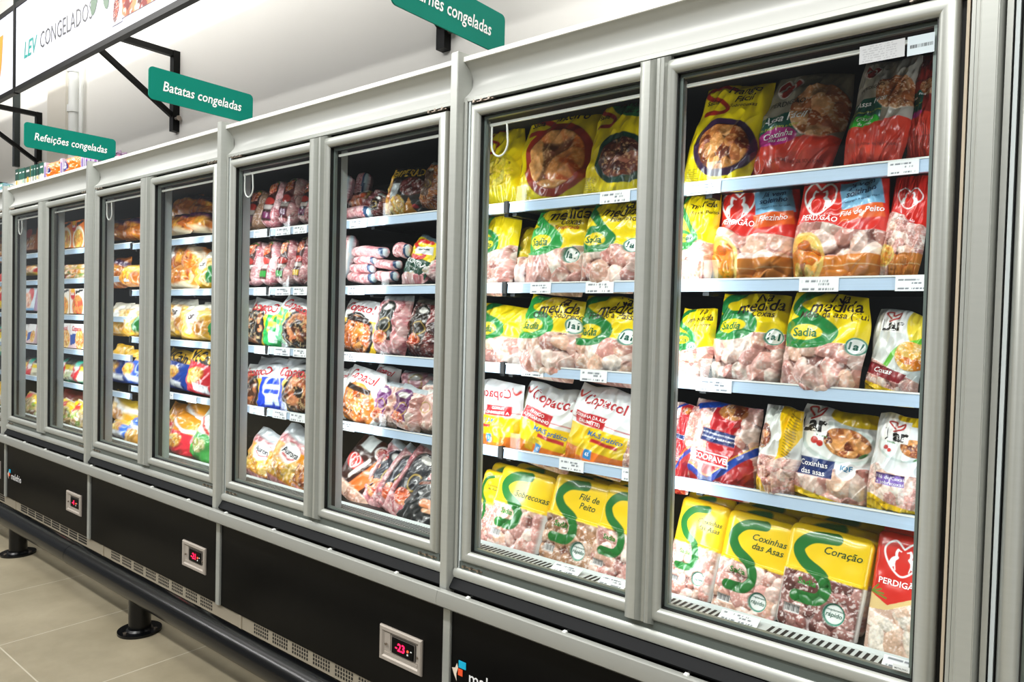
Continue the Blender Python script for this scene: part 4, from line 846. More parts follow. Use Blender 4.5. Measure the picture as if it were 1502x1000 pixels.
ITEMS = [
    ('frozen_chicken_bag', 'd_facil', {}, 0.2198, 0.3514, 0.075, 'bag', 120, 5, (-0.7332, 0.262, 1.969), (-14, 9, 0), 'yellow bag of seasoned thighs with dark oval, top left of the nearest door', 'food bag', None, False, True),
    ('frozen_chicken_bag', 'd_perfacil', {}, 0.2452, 0.3277, 0.09, 'bag', 140, 18, (-0.5159, 0.29200000000000004, 1.98), (-14, 9, 0), 'grey and red oven chicken bag with magenta oval on the top shelf', 'food bag', None, False, True),
    ('frozen_chicken_bag', 'd_perfacil', {'oval': '#38c23a', 'word': 'Coxas', 'sub': 'da coxa', 'kg': False, 'gray': '#b5aea2'}, 0.1511, 0.3071, 0.09, 'bag', 130, 31, (-0.2841, 0.262, 1.992), (-14, 6, 0), 'grey and red oven chicken bag with bright green oval on the top shelf', 'food bag', None, False, True),
    ('frozen_chicken_bag', 'd_perfacil', {'oval': '#c02a8a', 'word': '', 'sub': '', 'gray': '#8a2a22'}, 0.0714, 0.2958, 0.075, 'bag', 50, 44, (-0.173, 0.3, 2.009), (-14, 0, 0), 'dark red bag cut off at the right end of the top shelf', 'food bag', None, False, True),
    ('frozen_chicken_bag', 'd_medida', {'sub': 'Filé de Peito', 'S': '#2a8a3a', 'clear': 0.42, 'badge_at': (0.45, 0.5)}, 0.132, 0.31, 0.075, 'bag', 70, 57, (-0.7972, 0.262, 1.662), (-8, 4, 0), 'yellow fillet bag at the left end of the second shelf in the nearest right door', 'food bag', None, False, True),
    ('frozen_chicken_bag', 'd_soltinho', {}, 0.2556, 0.307, 0.085, 'bag', 130, 70, (-0.6152, 0.29200000000000004, 1.67), (-8, 1, 0), 'red bag with two white birds and a blue sticker, left of the second shelf', 'food bag', None, False, True),
    ('frozen_chicken_bag', 'd_soltinho', {'word': 'Filé de Peito', 'logo': (0.25, 0.78, 0.2), 'sx': 0.72, 'deco': True}, 0.2405, 0.304, 0.085, 'bag', 140, 83, (-0.3673, 0.262, 1.669), (-8, 2, 0), 'red bag with white birds and a tilted pale blue sticker, middle of the second shelf', 'food bag', None, False, True),
    ('frozen_chicken_bag', 'd_soltinho', {'word': '', 'stick': False, 'logo': (0.5, 0.72, 0.3), 'clear': 0.55, 'deco': True}, 0.0971, 0.309, 0.075, 'bag', 80, 96, (-0.216, 0.28, 1.672), (-8, 6, 0), 'red bird bag at the right end of the second shelf', 'food bag', None, False, True),
    ('frozen_chicken_bag', 'd_medida', {'sub': 'Drumette', 'badge_at': (0.55, 0.5)}, 0.1258, 0.2514, 0.075, 'bag', 66, 109, (-0.7887, 0.262, 1.353), (-8, 4, 0), 'yellow bag at the left end of the third shelf, nearest right door', 'food bag', None, False, True),
    ('frozen_chicken_bag', 'd_medida', {'sub': 'Coxas', 'clear': 0.56, 'badge_at': (0.86, 0.56)}, 0.2211, 0.2908, 0.09, 'bag', 130, 122, (-0.6255, 0.29200000000000004, 1.358), (-8, 4, 0), 'yellow drumstick bag with green swoosh and round badge, left middle of the third shelf', 'food bag', None, False, True),
    ('frozen_chicken_bag', 'd_medida', {'sub': 'Meio da asa (Tulipa)', 'clear': 0.5, 'sx': 0.06, 'badge_at': (0.9, 0.5)}, 0.2176, 0.2848, 0.1, 'bag', 140, 135, (-0.4013, 0.262, 1.362), (-8, 4, 0), 'yellow wing bag with large green swoosh, right middle of the third shelf', 'food bag', None, False, True),
    ('frozen_chicken_bag', 'd_lardrum', {}, 0.1304, 0.2514, 0.075, 'bag', 100, 148, (-0.225, 0.29200000000000004, 1.351), (-8, 6, 0), 'white and yellow bag with green stripe and red band, right end of the third shelf', 'food bag', None, False, True),
    ('frozen_chicken_bag', 'd_coopavel', {}, 0.0869, 0.2828, 0.075, 'bag', 60, 161, (-0.8218, 0.262, 1.015), (-8, 3, 0), 'red and blue bag cut off by the frame, left end of the fourth shelf', 'food bag', None, False, True),
    ('frozen_chicken_bag', 'd_coopavel', {}, 0.2221, 0.2888, 0.095, 'bag', 120, 174, (-0.695, 0.29200000000000004, 1.019), (-8, 3, 0), 'red bag with blue ribbons of wing pieces on the fourth shelf', 'food bag', None, False, True),
    ('frozen_chicken_bag', 'd_larside', {}, 0.1175, 0.2626, 0.11, 'bag', 80, 187, (-0.5103, 0.262, 1.052), (-8, 3, 0), 'yellow striped bag standing sideways on the fourth shelf', 'food bag', None, False, True),
    ('frozen_chicken_bag', 'd_lar', {'shift': 0.05}, 0.2202, 0.2898, 0.085, 'bag', 140, 200, (-0.371, 0.29200000000000004, 1.029), (-8, 4, 0), 'pale bag with roast chicken picture and dark blue label on the fourth shelf', 'food bag', None, False, True),
    ('frozen_chicken_bag', 'd_lar', {'words': ('Filé de Coxas', 'e sobrecoxas'), 'wcol': '#8c6fc4', 'logo': (0.42, 0.82), 'lsc': 1.1, 'label': (0.35, 0.38), 'iqf': False, 'kg': None, 'shift': 0.2}, 0.1286, 0.2777, 0.085, 'bag', 100, 213, (-0.2036, 0.26, 1.048), (-8, 4, 0), 'pale bag with lilac label at the right end of the fourth shelf', 'food bag', None, False, True),
    ('frozen_chicken_tray', 'd_tray', {}, 0.1614, 0.3173, 0.035, 'tray', 80, 226, (-0.7533, 0.21, 0.691), (-16, 5, 0), 'yellow topped tray of wings, leftmost in the bottom row of the nearest right door', 'food tray', None, False, True),
    ('frozen_chicken_tray', 'd_tray', {}, 0.2079, 0.3267, 0.035, 'tray', 120, 239, (-0.5782, 0.21, 0.666), (-16, 5, 0), 'yellow topped tray of wing pieces with full green swoosh, second from the left below', 'food tray', None, False, True),
    ('frozen_chicken_tray', 'd_tray', {'words': ('Coração',), 'pal': 'HEART', 'size': 0.13, 'gap': '#d8c8c8'}, 0.226, 0.2975, 0.035, 'tray', 140, 252, (-0.3715, 0.21, 0.695), (-16, 4, 0), 'yellow topped tray of chicken hearts, bottom row of the nearest door', 'food tray', None, False, True),
    ('frozen_chicken_tray', 'd_pertray', {}, 0.1529, 0.3287, 0.035, 'tray', 110, 265, (-0.1753, 0.21, 0.687), (-16, 3, 0), 'red topped tray of fillets with two white birds, bottom right corner', 'food tray', None, False, True),
    ('frozen_chicken_tray', 'd_traytop', {}, 0.1609, 0.3277, 0.03, 'tray', 50, 278, (-0.7535, 0.26, 0.693), (-16, 4, 0), 'yellow tray top peeking behind the leftmost tray of wings', 'food tray', None, False, True),
    ('frozen_chicken_tray', 'd_traytop', {}, 0.2085, 0.3121, 0.03, 'tray', 50, 291, (-0.5765, 0.26, 0.69), (-16, 4, 0), 'yellow tray top just behind the second tray of wings', 'food tray', None, False, True),
    ('frozen_chicken_tray', 'd_traytop', {}, 0.2433, 0.3163, 0.03, 'tray', 50, 304, (-0.5621, 0.31, 0.7), (-16, 4, 0), 'yellow tray top farther back between the wing trays', 'food tray', None, False, True),
    ('frozen_chicken_tray', 'd_traytop', {}, 0.2262, 0.2923, 0.03, 'tray', 50, 317, (-0.3653, 0.26, 0.71), (-16, 4, 0), 'yellow tray top just behind the tray of hearts', 'food tray', None, False, True),
    ('frozen_chicken_tray', 'd_traytop', {}, 0.2221, 0.2965, 0.03, 'tray', 50, 330, (-0.3444, 0.31, 0.72), (-16, 4, 0), 'yellow tray top farthest back behind the tray of hearts', 'food tray', None, False, True),
    ('frozen_chicken_tray', 'd_pertray', {'full': False}, 0.1578, 0.2778, 0.035, 'tray', 50, 343, (-0.1693, 0.26, 0.752), (-16, 4, 0), 'dark red tray top just behind the red bird tray', 'food tray', None, False, True),
    ('frozen_chicken_tray', 'd_pertray', {'full': False}, 0.1502, 0.2663, 0.035, 'tray', 50, 356, (-0.1639, 0.31, 0.783), (-16, 4, 0), 'dark red tray top farthest back behind the red bird tray', 'food tray', None, False, True),
    ('frozen_chicken_bag', 'd_facil', {'t1': '', 't2': '', 't3': None, 'disc': '#d8c010', 'pal': 'YEL'}, 0.1831, 0.3401, 0.075, 'bag', 60, 369, (-1.6063, 0.29, 1.994), (-14, -6, 0), 'yellow bag in half shade at the left end of the top shelf, second case', 'food bag', None, False, True),
    ('frozen_chicken_bag', 'd_facil', {'t1': 'Frango', 't2': 'inteiro', 't3': None, 'disc': '#a02c18', 'cx': 0.58, 'cy': 0.4, 'pal': 'GOLDR', 'piece': 0.34}, 0.3265, 0.3824, 0.09, 'bag', 120, 382, (-1.3874, 0.29200000000000004, 1.988), (-14, 6, 0), 'yellow bag with a whole roast chicken on a red disc', 'food bag', None, False, True),
    ('frozen_chicken_bag', 'd_facil', {'t1': 'Frango', 't2': 'Fácil', 't3': None, 'disc': '#103c30', 'cx': 0.68, 'cy': 0.36, 'top': '#1c6a3c', 'pal': 'DRUM'}, 0.2128, 0.3638, 0.09, 'bag', 100, 395, (-1.1064, 0.262, 1.974), (-14, 6, 0), 'yellow bag with green top and drumsticks on a dark disc', 'food bag', None, False, True),
    ('frozen_chicken_bag', 'd_medida', {'sub': None, 'title': False, 'badge_at': None}, 0.1767, 0.3312, 0.075, 'bag', 56, 408, (-1.6316, 0.29200000000000004, 1.65), (-8, 3, 0), 'yellow and green bag beyond the shelf joint, second shelf', 'food bag', None, False, True),
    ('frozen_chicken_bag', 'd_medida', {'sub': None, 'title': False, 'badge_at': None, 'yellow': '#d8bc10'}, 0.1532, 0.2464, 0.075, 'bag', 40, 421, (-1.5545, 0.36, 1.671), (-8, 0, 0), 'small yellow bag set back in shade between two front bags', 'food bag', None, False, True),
    ('frozen_chicken_bag', 'd_medida', {'sub': 'Coxas', 'temp': 'Temperada', 'clear': 0.46, 'badge_at': (0.82, 0.42), 'S': '#28a046'}, 0.266, 0.3302, 0.085, 'bag', 100, 434, (-1.3466, 0.29200000000000004, 1.653), (-8, 6, 0), 'yellow seasoned drumstick bag behind the left door, second shelf', 'food bag', None, False, True),
    ('frozen_chicken_bag', 'd_medida', {'sub': 'Filezinho', 'clear': 0.44, 'badge_at': (0.88, 0.5)}, 0.2292, 0.3171, 0.085, 'bag', 100, 447, (-1.1059, 0.262, 1.66), (-8, 6, 0), 'yellow fillet bag beside the seasoned drumsticks, second shelf', 'food bag', None, False, True),
    ('frozen_chicken_bag', 'd_medida', {'sub': None, 'title': False, 'badge_at': None, 'clear': 0.52}, 0.2485, 0.2626, 0.075, 'bag', 60, 460, (-1.6006, 0.29200000000000004, 1.353), (-8, 4, 0), 'yellow bag beyond the shelf joint, third shelf', 'food bag', None, False, True),
    ('frozen_chicken_bag', 'd_medida', {'sub': 'Coxa e Sobrecoxa', 'rowt': 'medida', 'clear': 0.53, 'badge_at': (0.9, 0.68), 'S': '#28a046'}, 0.266, 0.2979, 0.09, 'bag', 100, 473, (-1.3499, 0.262, 1.343), (-8, 5, 0), 'yellow thigh bag behind the left door, third shelf', 'food bag', None, False, True),
    ('frozen_chicken_bag', 'd_medida', {'sub': 'Frango a Passarinho', 'clear': 0.48, 'badge_at': (0.86, 0.56)}, 0.263, 0.3009, 0.09, 'bag', 110, 486, (-1.1245, 0.29200000000000004, 1.341), (-8, 5, 0), 'yellow cut chicken bag beside the frame, third shelf', 'food bag', None, False, True),
    ('frozen_chicken_bag', 'd_copacol', {}, 0.231, 0.2737, 0.075, 'bag', 66, 499, (-1.5911, 0.262, 1.039), (-8, 3, 0), 'white yellow and orange bag with reversed lettering beyond the joint, fourth shelf', 'food bag', None, True, True),
    ('frozen_chicken_bag', 'd_copacol', {}, 0.2722, 0.3029, 0.075, 'bag', 100, 512, (-1.391, 0.29200000000000004, 1.014), (-8, 9, 0), 'white yellow and orange bag of cut chicken, fourth shelf', 'food bag', None, False, True),
    ('frozen_chicken_bag', 'd_copacol', {'words': ('COXINHA DA ASA', '(DRUMETTE)')}, 0.2463, 0.2979, 0.075, 'bag', 100, 525, (-1.1415, 0.262, 1.03), (-8, 8, 0), 'white yellow and orange bag of drumettes, fourth shelf', 'food bag', None, False, True),
    ('frozen_chicken_bag', 'd_medida', {'sub': None, 'title': False, 'badge_at': None, 'clear': 1.2}, 0.0993, 0.2444, 0.075, 'bag', 50, 538, (-1.0215, 0.31, 1.013), (-8, 5, 0), 'clear bag of chicken pieces behind the drumette bag', 'food bag', None, False, True),
    ('frozen_chicken_tray', 'd_tray', {'badge_on': False, 'sadia': False}, 0.0994, 0.2871, 0.035, 'tray', 36, 551, (-1.6076, 0.21, 0.687), (-16, 4, 0), 'tray edge cut off at the far left of the left door bottom row', 'food tray', None, False, True),
    ('frozen_chicken_tray', 'd_tray', {'words': ('', 'Sobrecoxas'), 'badge_on': False}, 0.2533, 0.3163, 0.035, 'tray', 84, 564, (-1.4501, 0.21, 0.684), (-16, 4, 0), 'yellow topped tray of thighs, bottom row behind the left door', 'food tray', None, False, True),
    ('frozen_chicken_tray', 'd_tray', {'words': ('Filé de', 'Peito'), 'pal': 'BRN'}, 0.2426, 0.335, 0.035, 'tray', 90, 577, (-1.2067, 0.21, 0.674), (-16, 4, 0), 'yellow topped tray of brownish breast fillets, bottom row behind the left door', 'food tray', None, False, True),
    ('frozen_chicken_tray', 'd_tray', {'words': ('Coxa',), 'badge_on': False}, 0.2056, 0.335, 0.035, 'tray', 84, 590, (-1.0185, 0.21, 0.668), (-16, 5, 0), 'yellow topped tray cut by the door frame, bottom row', 'food tray', None, False, True),
    ('frozen_chicken_tray', 'd_traytop', {}, 0.2261, 0.2944, 0.03, 'tray', 40, 603, (-1.5554, 0.262, 0.697), (-16, 4, 0), 'yellow tray top behind the leftmost thigh tray', 'food tray', None, False, True),
    ('frozen_chicken_tray', 'd_traytop', {}, 0.2383, 0.2902, 0.03, 'tray', 40, 616, (-1.4522, 0.29200000000000004, 0.707), (-16, 4, 0), 'yellow tray top behind the tray of thighs', 'food tray', None, False, True),
    ('frozen_chicken_tray', 'd_traytop', {}, 0.248, 0.2705, 0.03, 'tray', 40, 629, (-1.2121, 0.262, 0.737), (-16, 4, 0), 'yellow tray top behind the brownish fillet tray', 'food tray', None, False, True),
    ('frozen_chicken_tray', 'd_traytop', {}, 0.215, 0.2715, 0.03, 'tray', 40, 642, (-1.1566, 0.31, 0.737), (-16, 4, 0), 'yellow tray top set farther back beside the brownish fillets', 'food tray', None, False, True),
    ('frozen_chicken_tray', 'd_traytop', {}, 0.1855, 0.257, 0.03, 'tray', 40, 655, (-1.0111, 0.262, 0.753), (-16, 4, 0), 'yellow tray top behind the tray cut by the frame', 'food tray', None, False, True),
    ('frozen_meat_bag', 'd_temperada', {}, 0.249, 0.2121, 0.07, 'bag', 80, 668, (-2.1626, 0.29200000000000004, 1.996), (-8, 8, 0), 'dark bag of seasoned meat with yellow lettering, top shelf', 'food bag', None, False, True),
    ('meat_pack', 'd_roll', {}, 0.218, 0.061, 0.06, 'roll', 50, 681, (-2.429, 0.262, 1.994), (0, 2, 0), 'frosted pink mince roll lying at the front of the top shelf', 'meat pack', None, False, True),
    ('meat_pack', 'd_meatlabel', {'lab': '#2a1a16', 'pal': 'DARKM', 'dish': False}, 0.0844, 0.107, 0.075, 'bag', 40, 694, (-2.3354, 0.29200000000000004, 2.002), (-8, 25, 0), 'dark pack leaning beside the seasoned meat bag', 'meat pack', None, False, True),
    ('meat_pack', 'd_meatlabel', {'lab': '#4a1c18', 'pal': 'DARKM', 'dish': True}, 0.2547, 0.111, 0.075, 'bag', 40, 707, (-2.4815, 0.33, 2.051), (-40, 0, 0), 'flat dark red pack on the mince roll', 'meat pack', None, False, True),
    ('meat_pack', 'd_roll', {}, 0.0743, 0.1323, 0.075, 'loaf', 24, 720, (-2.6361, 0.45, 2.132), (-8, 8, 0), 'frosted pink roll standing at the back of the top shelf', 'meat pack', None, False, True),
    ('meat_pack', 'd_roll', {}, 0.0769, 0.1444, 0.075, 'loaf', 24, 733, (-2.629, 0.33, 2.088), (-8, 6, 0), 'pink roll in loose clear wrap at the left end of the top shelf', 'meat pack', None, False, True),
    ('meat_pack', 'd_meatlabel', {'lab': '#6a4a34', 'pal': 'ROAST', 'dish': False, 'cap': '#9aa4a6'}, 0.0949, 0.1989, 0.075, 'bag', 40, 746, (-1.9956, 0.29, 2.015), (-8, 10, 0), 'brown sliced meat pack with clear top at the right end of the top shelf', 'meat pack', None, False, True),
    ('meat_pack', 'd_roll', {}, 0.251, 0.052, 0.06, 'roll', 44, 759, (-2.3295, 0.26, 1.816), (0, 3, 0), 'pink mince roll on top of the pile, second shelf', 'meat pack', None, False, True),
    ('meat_pack', 'd_roll', {}, 0.16, 0.039, 0.06, 'roll', 44, 772, (-2.355, 0.26, 1.787), (0, 3, 0), 'pink mince roll second from the top of the pile', 'meat pack', None, False, True),
    ('meat_pack', 'd_roll', {}, 0.171, 0.046, 0.06, 'roll', 44, 785, (-2.3775, 0.26, 1.747), (0, 3, 0), 'pink mince roll third from the top of the pile', 'meat pack', None, False, True),
    ('meat_pack', 'd_roll', {}, 0.2, 0.051, 0.06, 'roll', 44, 798, (-2.381, 0.26, 1.701), (0, 3, 0), 'pink mince roll at the bottom of the pile, second shelf', 'meat pack', None, False, True),
    ('meat_pack', 'd_roll', {}, 0.169, 0.042, 0.06, 'roll', 44, 811, (-2.2075, 0.26, 1.761), (0, 3, 0), 'pink mince roll to the right of the pile', 'meat pack', None, False, True),
    ('meat_pack', 'd_roll', {}, 0.095, 0.064, 0.06, 'roll', 44, 824, (-2.1215, 0.26, 1.809), (0, 3, 0), 'short pink roll under the yellow and green bag', 'meat pack', None, False, True),
    ('meat_pack', 'd_roll', {}, 0.143, 0.05, 0.06, 'roll', 44, 837, (-2.2145, 0.26, 1.705), (0, 3, 0), 'dark pink roll at the bottom right of the pile', 'meat pack', None, False, True),
    ('frozen_meat_bag', 'd_alcatra', {}, 0.1393, 0.1862, 0.05, 'bag', 70, 850, (-2.0397, 0.25, 1.727), (-20, 14, 0), 'yellow and dark green beef bag with red swoosh and white label, second shelf', 'food bag', None, False, True),
    ('meat_pack', 'd_roll', {'clip': '#e8e4de'}, 0.0801, 0.206, 0.075, 'loaf', 24, 863, (-2.5353, 0.28, 1.73), (-8, 3, 0), 'pink roll standing at the left end of the second shelf', 'meat pack', None, False, True),
    ('meat_pack', 'd_meatlabel', {'lab': '#cfc8c4', 'pal': 'PINK', 'dish': False}, 0.1042, 0.101, 0.075, 'bag', 36, 876, (-1.9782, 0.29200000000000004, 1.709), (-8, 10, 0), 'small frosted pack at the right end of the second shelf', 'meat pack', None, False, True),
    ('meat_pack', 'd_meatlabel', {'lab': '#c9d2d8', 'pal': 'PINK', 'dish': False}, 0.1457, 0.084, 0.075, 'bag', 36, 889, (-2.0465, 0.25, 1.696), (-50, 0, 0), 'frosted clear pack lying in front of the beef bag', 'meat pack', None, False, True),
    ('frozen_meat_bag', 'd_copalin', {'col': '#d8a01a'}, 0.2607, 0.2424, 0.075, 'bag', 70, 902, (-2.4525, 0.29200000000000004, 1.389), (-8, 6, 0), 'white and yellow bag of grilled sausages, third shelf', 'food bag', None, False, True),
    ('meat_pack', 'd_meatlabel', {'lab': '#2a2c24', 'pal': 'PINK', 'cap': '#d8dee0'}, 0.1981, 0.2595, 0.1, 'bag', 60, 915, (-2.1875, 0.262, 1.389), (-8, 2, 0), 'whole pink joint in knotted clear wrap, third shelf', 'meat pack', None, False, True),
    ('meat_pack', 'd_meatlabel', {'lab': '#2c241c', 'pal': 'DARKM', 'cap': '#8a8478'}, 0.1868, 0.2525, 0.1, 'bag', 60, 928, (-2.0211, 0.29200000000000004, 1.385), (-8, 6, 0), 'whole joint with dark label at the right end of the third shelf', 'meat pack', None, False, True),
    ('frozen_meat_bag', 'd_copalin', {}, 0.2594, 0.2484, 0.075, 'bag', 70, 941, (-2.3971, 0.262, 1.069), (-8, 8, 0), 'white and orange sausage bag, fourth shelf', 'food bag', None, False, True),
    ('frozen_meat_bag', 'd_copalin', {}, 0.1215, 0.2403, 0.075, 'bag', 30, 954, (-2.5838, 0.29200000000000004, 1.071), (-8, 4, 0), 'white sausage bag cut off at the left end of the fourth shelf', 'food bag', None, False, True),
    ('frozen_meat_bag', 'd_copalin', {}, 0.1653, 0.1676, 0.075, 'bag', 34, 967, (-2.3187, 0.34, 1.163), (-8, 6, 0), 'white bag half hidden behind the orange sausage bag', 'food bag', None, False, True),
    ('meat_pack', 'd_meatlabel', {'lab': '#7a3a7a', 'pal': 'RAW', 'dish': True}, 0.1494, 0.1999, 0.09, 'bag', 56, 980, (-2.2448, 0.29200000000000004, 1.07), (-8, 6, 0), 'pink chicken with purple label, left of two on the fourth shelf', 'meat pack', None, False, True),
    ('meat_pack', 'd_meatlabel', {'lab': '#6a3468', 'pal': 'RAW', 'dish': True}, 0.1677, 0.1848, 0.1, 'bag', 60, 993, (-2.0674, 0.25, 1.076), (-8, 10, 0), 'pink chicken with purple label, right of two on the fourth shelf', 'meat pack', None, False, True),
    ('meat_pack', 'd_meatlabel', {'lab': '#e8c0b8', 'pal': 'RAW', 'dish': False}, 0.1428, 0.2242, 0.1, 'bag', 50, 1006, (-1.9602, 0.29200000000000004, 1.066), (-8, 4, 0), 'pale pink chicken at the right end of the fourth shelf', 'meat pack', None, False, True),
    ('meat_pack', 'd_meatlabel', {'lab': '#c89098', 'pal': 'PINK', 'dish': False}, 0.2566, 0.101, 0.075, 'bag', 50, 1019, (-2.0992, 0.36, 1.211), (-8, 2, 0), 'pink packs set back on the fourth shelf', 'meat pack', None, False, True),
    ('sausage_pack', 'd_calabresa', {}, 0.2763, 0.3023, 0.04, 'bag', 70, 1032, (-2.4343, 0.24, 0.717), (-25, 22, 0), 'long brown pack with orange sausage picture, leftmost in the bottom row', 'meat pack', None, False, True),
    ('meat_pack', 'd_meatlabel', {}, 0.2731, 0.3145, 0.05, 'bag', 60, 1045, (-2.2849, 0.262, 0.697), (-25, 22, 0), 'long pink joint with dark blue label, left of three at the bottom', 'meat pack', None, False, True),
    ('meat_pack', 'd_meatlabel', {}, 0.2398, 0.2913, 0.045, 'bag', 60, 1058, (-2.1529, 0.23, 0.715), (-25, 22, 0), 'long pink joint with dark blue label, middle of three at the bottom', 'meat pack', None, False, True),
    ('meat_pack', 'd_meatlabel', {'lab': '#161a26'}, 0.2207, 0.3376, 0.045, 'bag', 66, 1071, (-2.0483, 0.195, 0.708), (-25, 20, 0), 'long pink joint with near black label, right of three at the bottom', 'meat pack', None, False, True),
    ('frozen_meat_bag', 'd_blackbag', {}, 0.213, 0.2737, 0.045, 'bag', 66, 1084, (-1.9437, 0.17, 0.693), (-30, 24, 0), 'black bag with sausage picture lying at the bottom right, second case', 'food bag', None, False, True),
    ('meat_loaf_pack', 'd_loaf', {'lab': '#3a2428', 'body': 'BRN'}, 0.1664, 0.2319, 0.08, 'loaf', 46, 1097, (-3.3292, 0.3, 1.995), (-14, 7, 0), 'brownish lumpy loaf with purple label, left end of the top shelf', 'meat pack', None, False, True),
    ('meat_loaf_pack', 'd_loaf', {'lab': '#3c1a14'}, 0.1652, 0.2628, 0.08, 'loaf', 46, 1110, (-3.1595, 0.29200000000000004, 1.998), (-14, 7, 0), 'pink lumpy loaf with brown label, second on the top shelf', 'meat pack', None, False, True),
    ('meat_loaf_pack', 'd_loaf', {'lab': '#5a1c1a'}, 0.159, 0.2525, 0.08, 'loaf', 46, 1123, (-2.9629, 0.26, 1.996), (-14, 7, 0), 'pink lumpy loaf with red label, tallest on the top shelf', 'meat pack', None, False, True),
    ('meat_loaf_pack', 'd_loaf', {'lab': '#2c2226'}, 0.1297, 0.2267, 0.08, 'loaf', 46, 1136, (-2.8324, 0.28, 1.997), (-14, 7, 0), 'pale loaf half behind the door edge, top shelf', 'meat pack', None, False, True),
    ('meat_loaf_pack', 'd_loaf', {'lab': '#4a2a28', 'tab': '#c8b070'}, 0.1586, 0.2417, 0.08, 'loaf', 46, 1149, (-3.2668, 0.262, 1.699), (-10, 4, 0), 'pink loaf with pale label, leftmost on the second shelf', 'meat pack', None, False, True),
    ('meat_loaf_pack', 'd_loaf', {'lab': '#4a2a28', 'tab': '#2c9a3c'}, 0.1525, 0.2427, 0.08, 'loaf', 46, 1162, (-3.1683, 0.29200000000000004, 1.7), (-10, 4, 0), 'pink loaf with green tab, second on the second shelf', 'meat pack', None, False, True),
    ('meat_loaf_pack', 'd_loaf', {'lab': '#4a2a28', 'tab': '#2c9a3c'}, 0.1423, 0.2407, 0.08, 'loaf', 46, 1175, (-2.9763, 0.262, 1.696), (-10, 4, 0), 'pink loaf with green tab, third on the second shelf', 'meat pack', None, False, True),
    ('meat_loaf_pack', 'd_loaf', {'lab': '#4a2a28', 'tab': '#d8b030'}, 0.1368, 0.2488, 0.08, 'loaf', 46, 1188, (-2.8815, 0.29200000000000004, 1.7), (-10, 4, 0), 'pink loaf with gold tab by the door frame, second shelf', 'meat pack', None, False, True),
    ('frozen_meat_bag', 'd_copagrill', {}, 0.3394, 0.2383, 0.075, 'bag', 60, 1201, (-3.1768, 0.262, 1.392), (-8, 6, 0), 'grilled meat bag with green strip on its right side, third shelf', 'food bag', None, True, True),
    ('frozen_meat_bag', 'd_copagrill', {'strip': '#5ad08a'}, 0.3067, 0.2413, 0.075, 'bag', 60, 1214, (-2.9268, 0.26, 1.396), (-8, 12, 0), 'grilled meat bag with pale green strip on its left side, third shelf', 'food bag', None, False, True),
    ('frozen_meat_bag', 'd_copagrill', {'strip': '#1a4fd8', 'ring': '#dfe4ff'}, 0.206, 0.2292, 0.075, 'bag', 26, 1227, (-3.436, 0.33, 1.403), (-8, 0, 0), 'blue and white bag behind the frame, third shelf', 'food bag', None, False, False),
    ('frozen_meat_bag', 'd_copagrill', {'strip': '#1848d8', 'ring': '#f0f0ff'}, 0.332, 0.2444, 0.075, 'bag', 60, 1240, (-3.2472, 0.29200000000000004, 1.045), (-8, -3, 0), 'grilled meat bag with blue strip on its right side, fourth shelf', 'food bag', None, True, True),
    ('frozen_meat_bag', 'd_copagrill', {'strip': '#1848d8', 'ring': '#f0f0ff'}, 0.3522, 0.2383, 0.075, 'bag', 60, 1253, (-2.8983, 0.26, 1.068), (-8, -3, 0), 'grilled meat bag with blue strip on its left side, fourth shelf', 'food bag', None, False, True),
    ('frozen_meat_bag', 'd_copagrill', {'strip': '#e8e8e8', 'ring': '#f0f0f0'}, 0.292, 0.208, 0.075, 'bag', 30, 1266, (-3.261, 0.36, 1.113), (-8, 0, 0), 'white bag top behind the left blue strip bag', 'food bag', None, False, False),
    ('frozen_meat_bag', 'd_copagrill', {'strip': '#e8e8e8', 'ring': '#f0f0f0'}, 0.326, 0.1909, 0.075, 'bag', 30, 1279, (-2.983, 0.36, 1.137), (-8, 0, 0), 'white bag top behind the right blue strip bag', 'food bag', None, False, False),
    ('frozen_meat_bag', 'd_aurora', {}, 0.3048, 0.2586, 0.075, 'bag', 56, 1292, (-3.1651, 0.23, 0.691), (-20, 10, 0), 'clear bag of pink meat with orange label, leftmost at the bottom', 'food bag', None, False, True),
    ('frozen_meat_bag', 'd_aurora', {}, 0.3375, 0.3118, 0.075, 'bag', 60, 1305, (-2.93, 0.22, 0.684), (-20, 12, 0), 'clear bag of pink meat with yellow pasta label, middle at the bottom', 'food bag', None, False, True),
    ('frozen_meat_bag', 'd_aurora', {'pal': 'ROAST'}, 0.2185, 0.2916, 0.075, 'bag', 44, 1318, (-2.7516, 0.22, 0.674), (-20, 14, 0), 'clear bag with brown roast label by the door frame, bottom row', 'food bag', None, False, True),
    ('frozen_food_bag', 'd_orange', {'acc': '#2c2430'}, 0.3323, 0.1767, 0.075, 'bag', 40, 1331, (-4.3124, 0.38, 2.141), (-30, -8, 0), 'dark orange bag at the back of the pile, top shelf under the potato sign', 'food bag', None, False, True),
    ('frozen_food_bag', 'd_orange', {'acc': '#3a1c40'}, 0.3385, 0.1755, 0.075, 'bag', 40, 1344, (-4.0727, 0.38, 2.11), (-30, 10, 0), 'orange and purple bag at the back right of the top pile', 'food bag', None, False, True),
    ('frozen_food_bag', 'd_orange', {'white': 0.15}, 0.302, 0.1324, 0.075, 'bag', 40, 1357, (-4.094, 0.262, 2.02), (-25, 0, 0), 'orange bag with white sticker at the front left of the top pile', 'food bag', None, False, True),
    ('frozen_food_bag', 'd_orange', {'white': 0.15}, 0.3916, 0.1258, 0.075, 'bag', 40, 1370, (-3.907, 0.29200000000000004, 2.024), (-25, 4, 0), 'orange bag at the front right of the top pile', 'food bag', None, False, True),
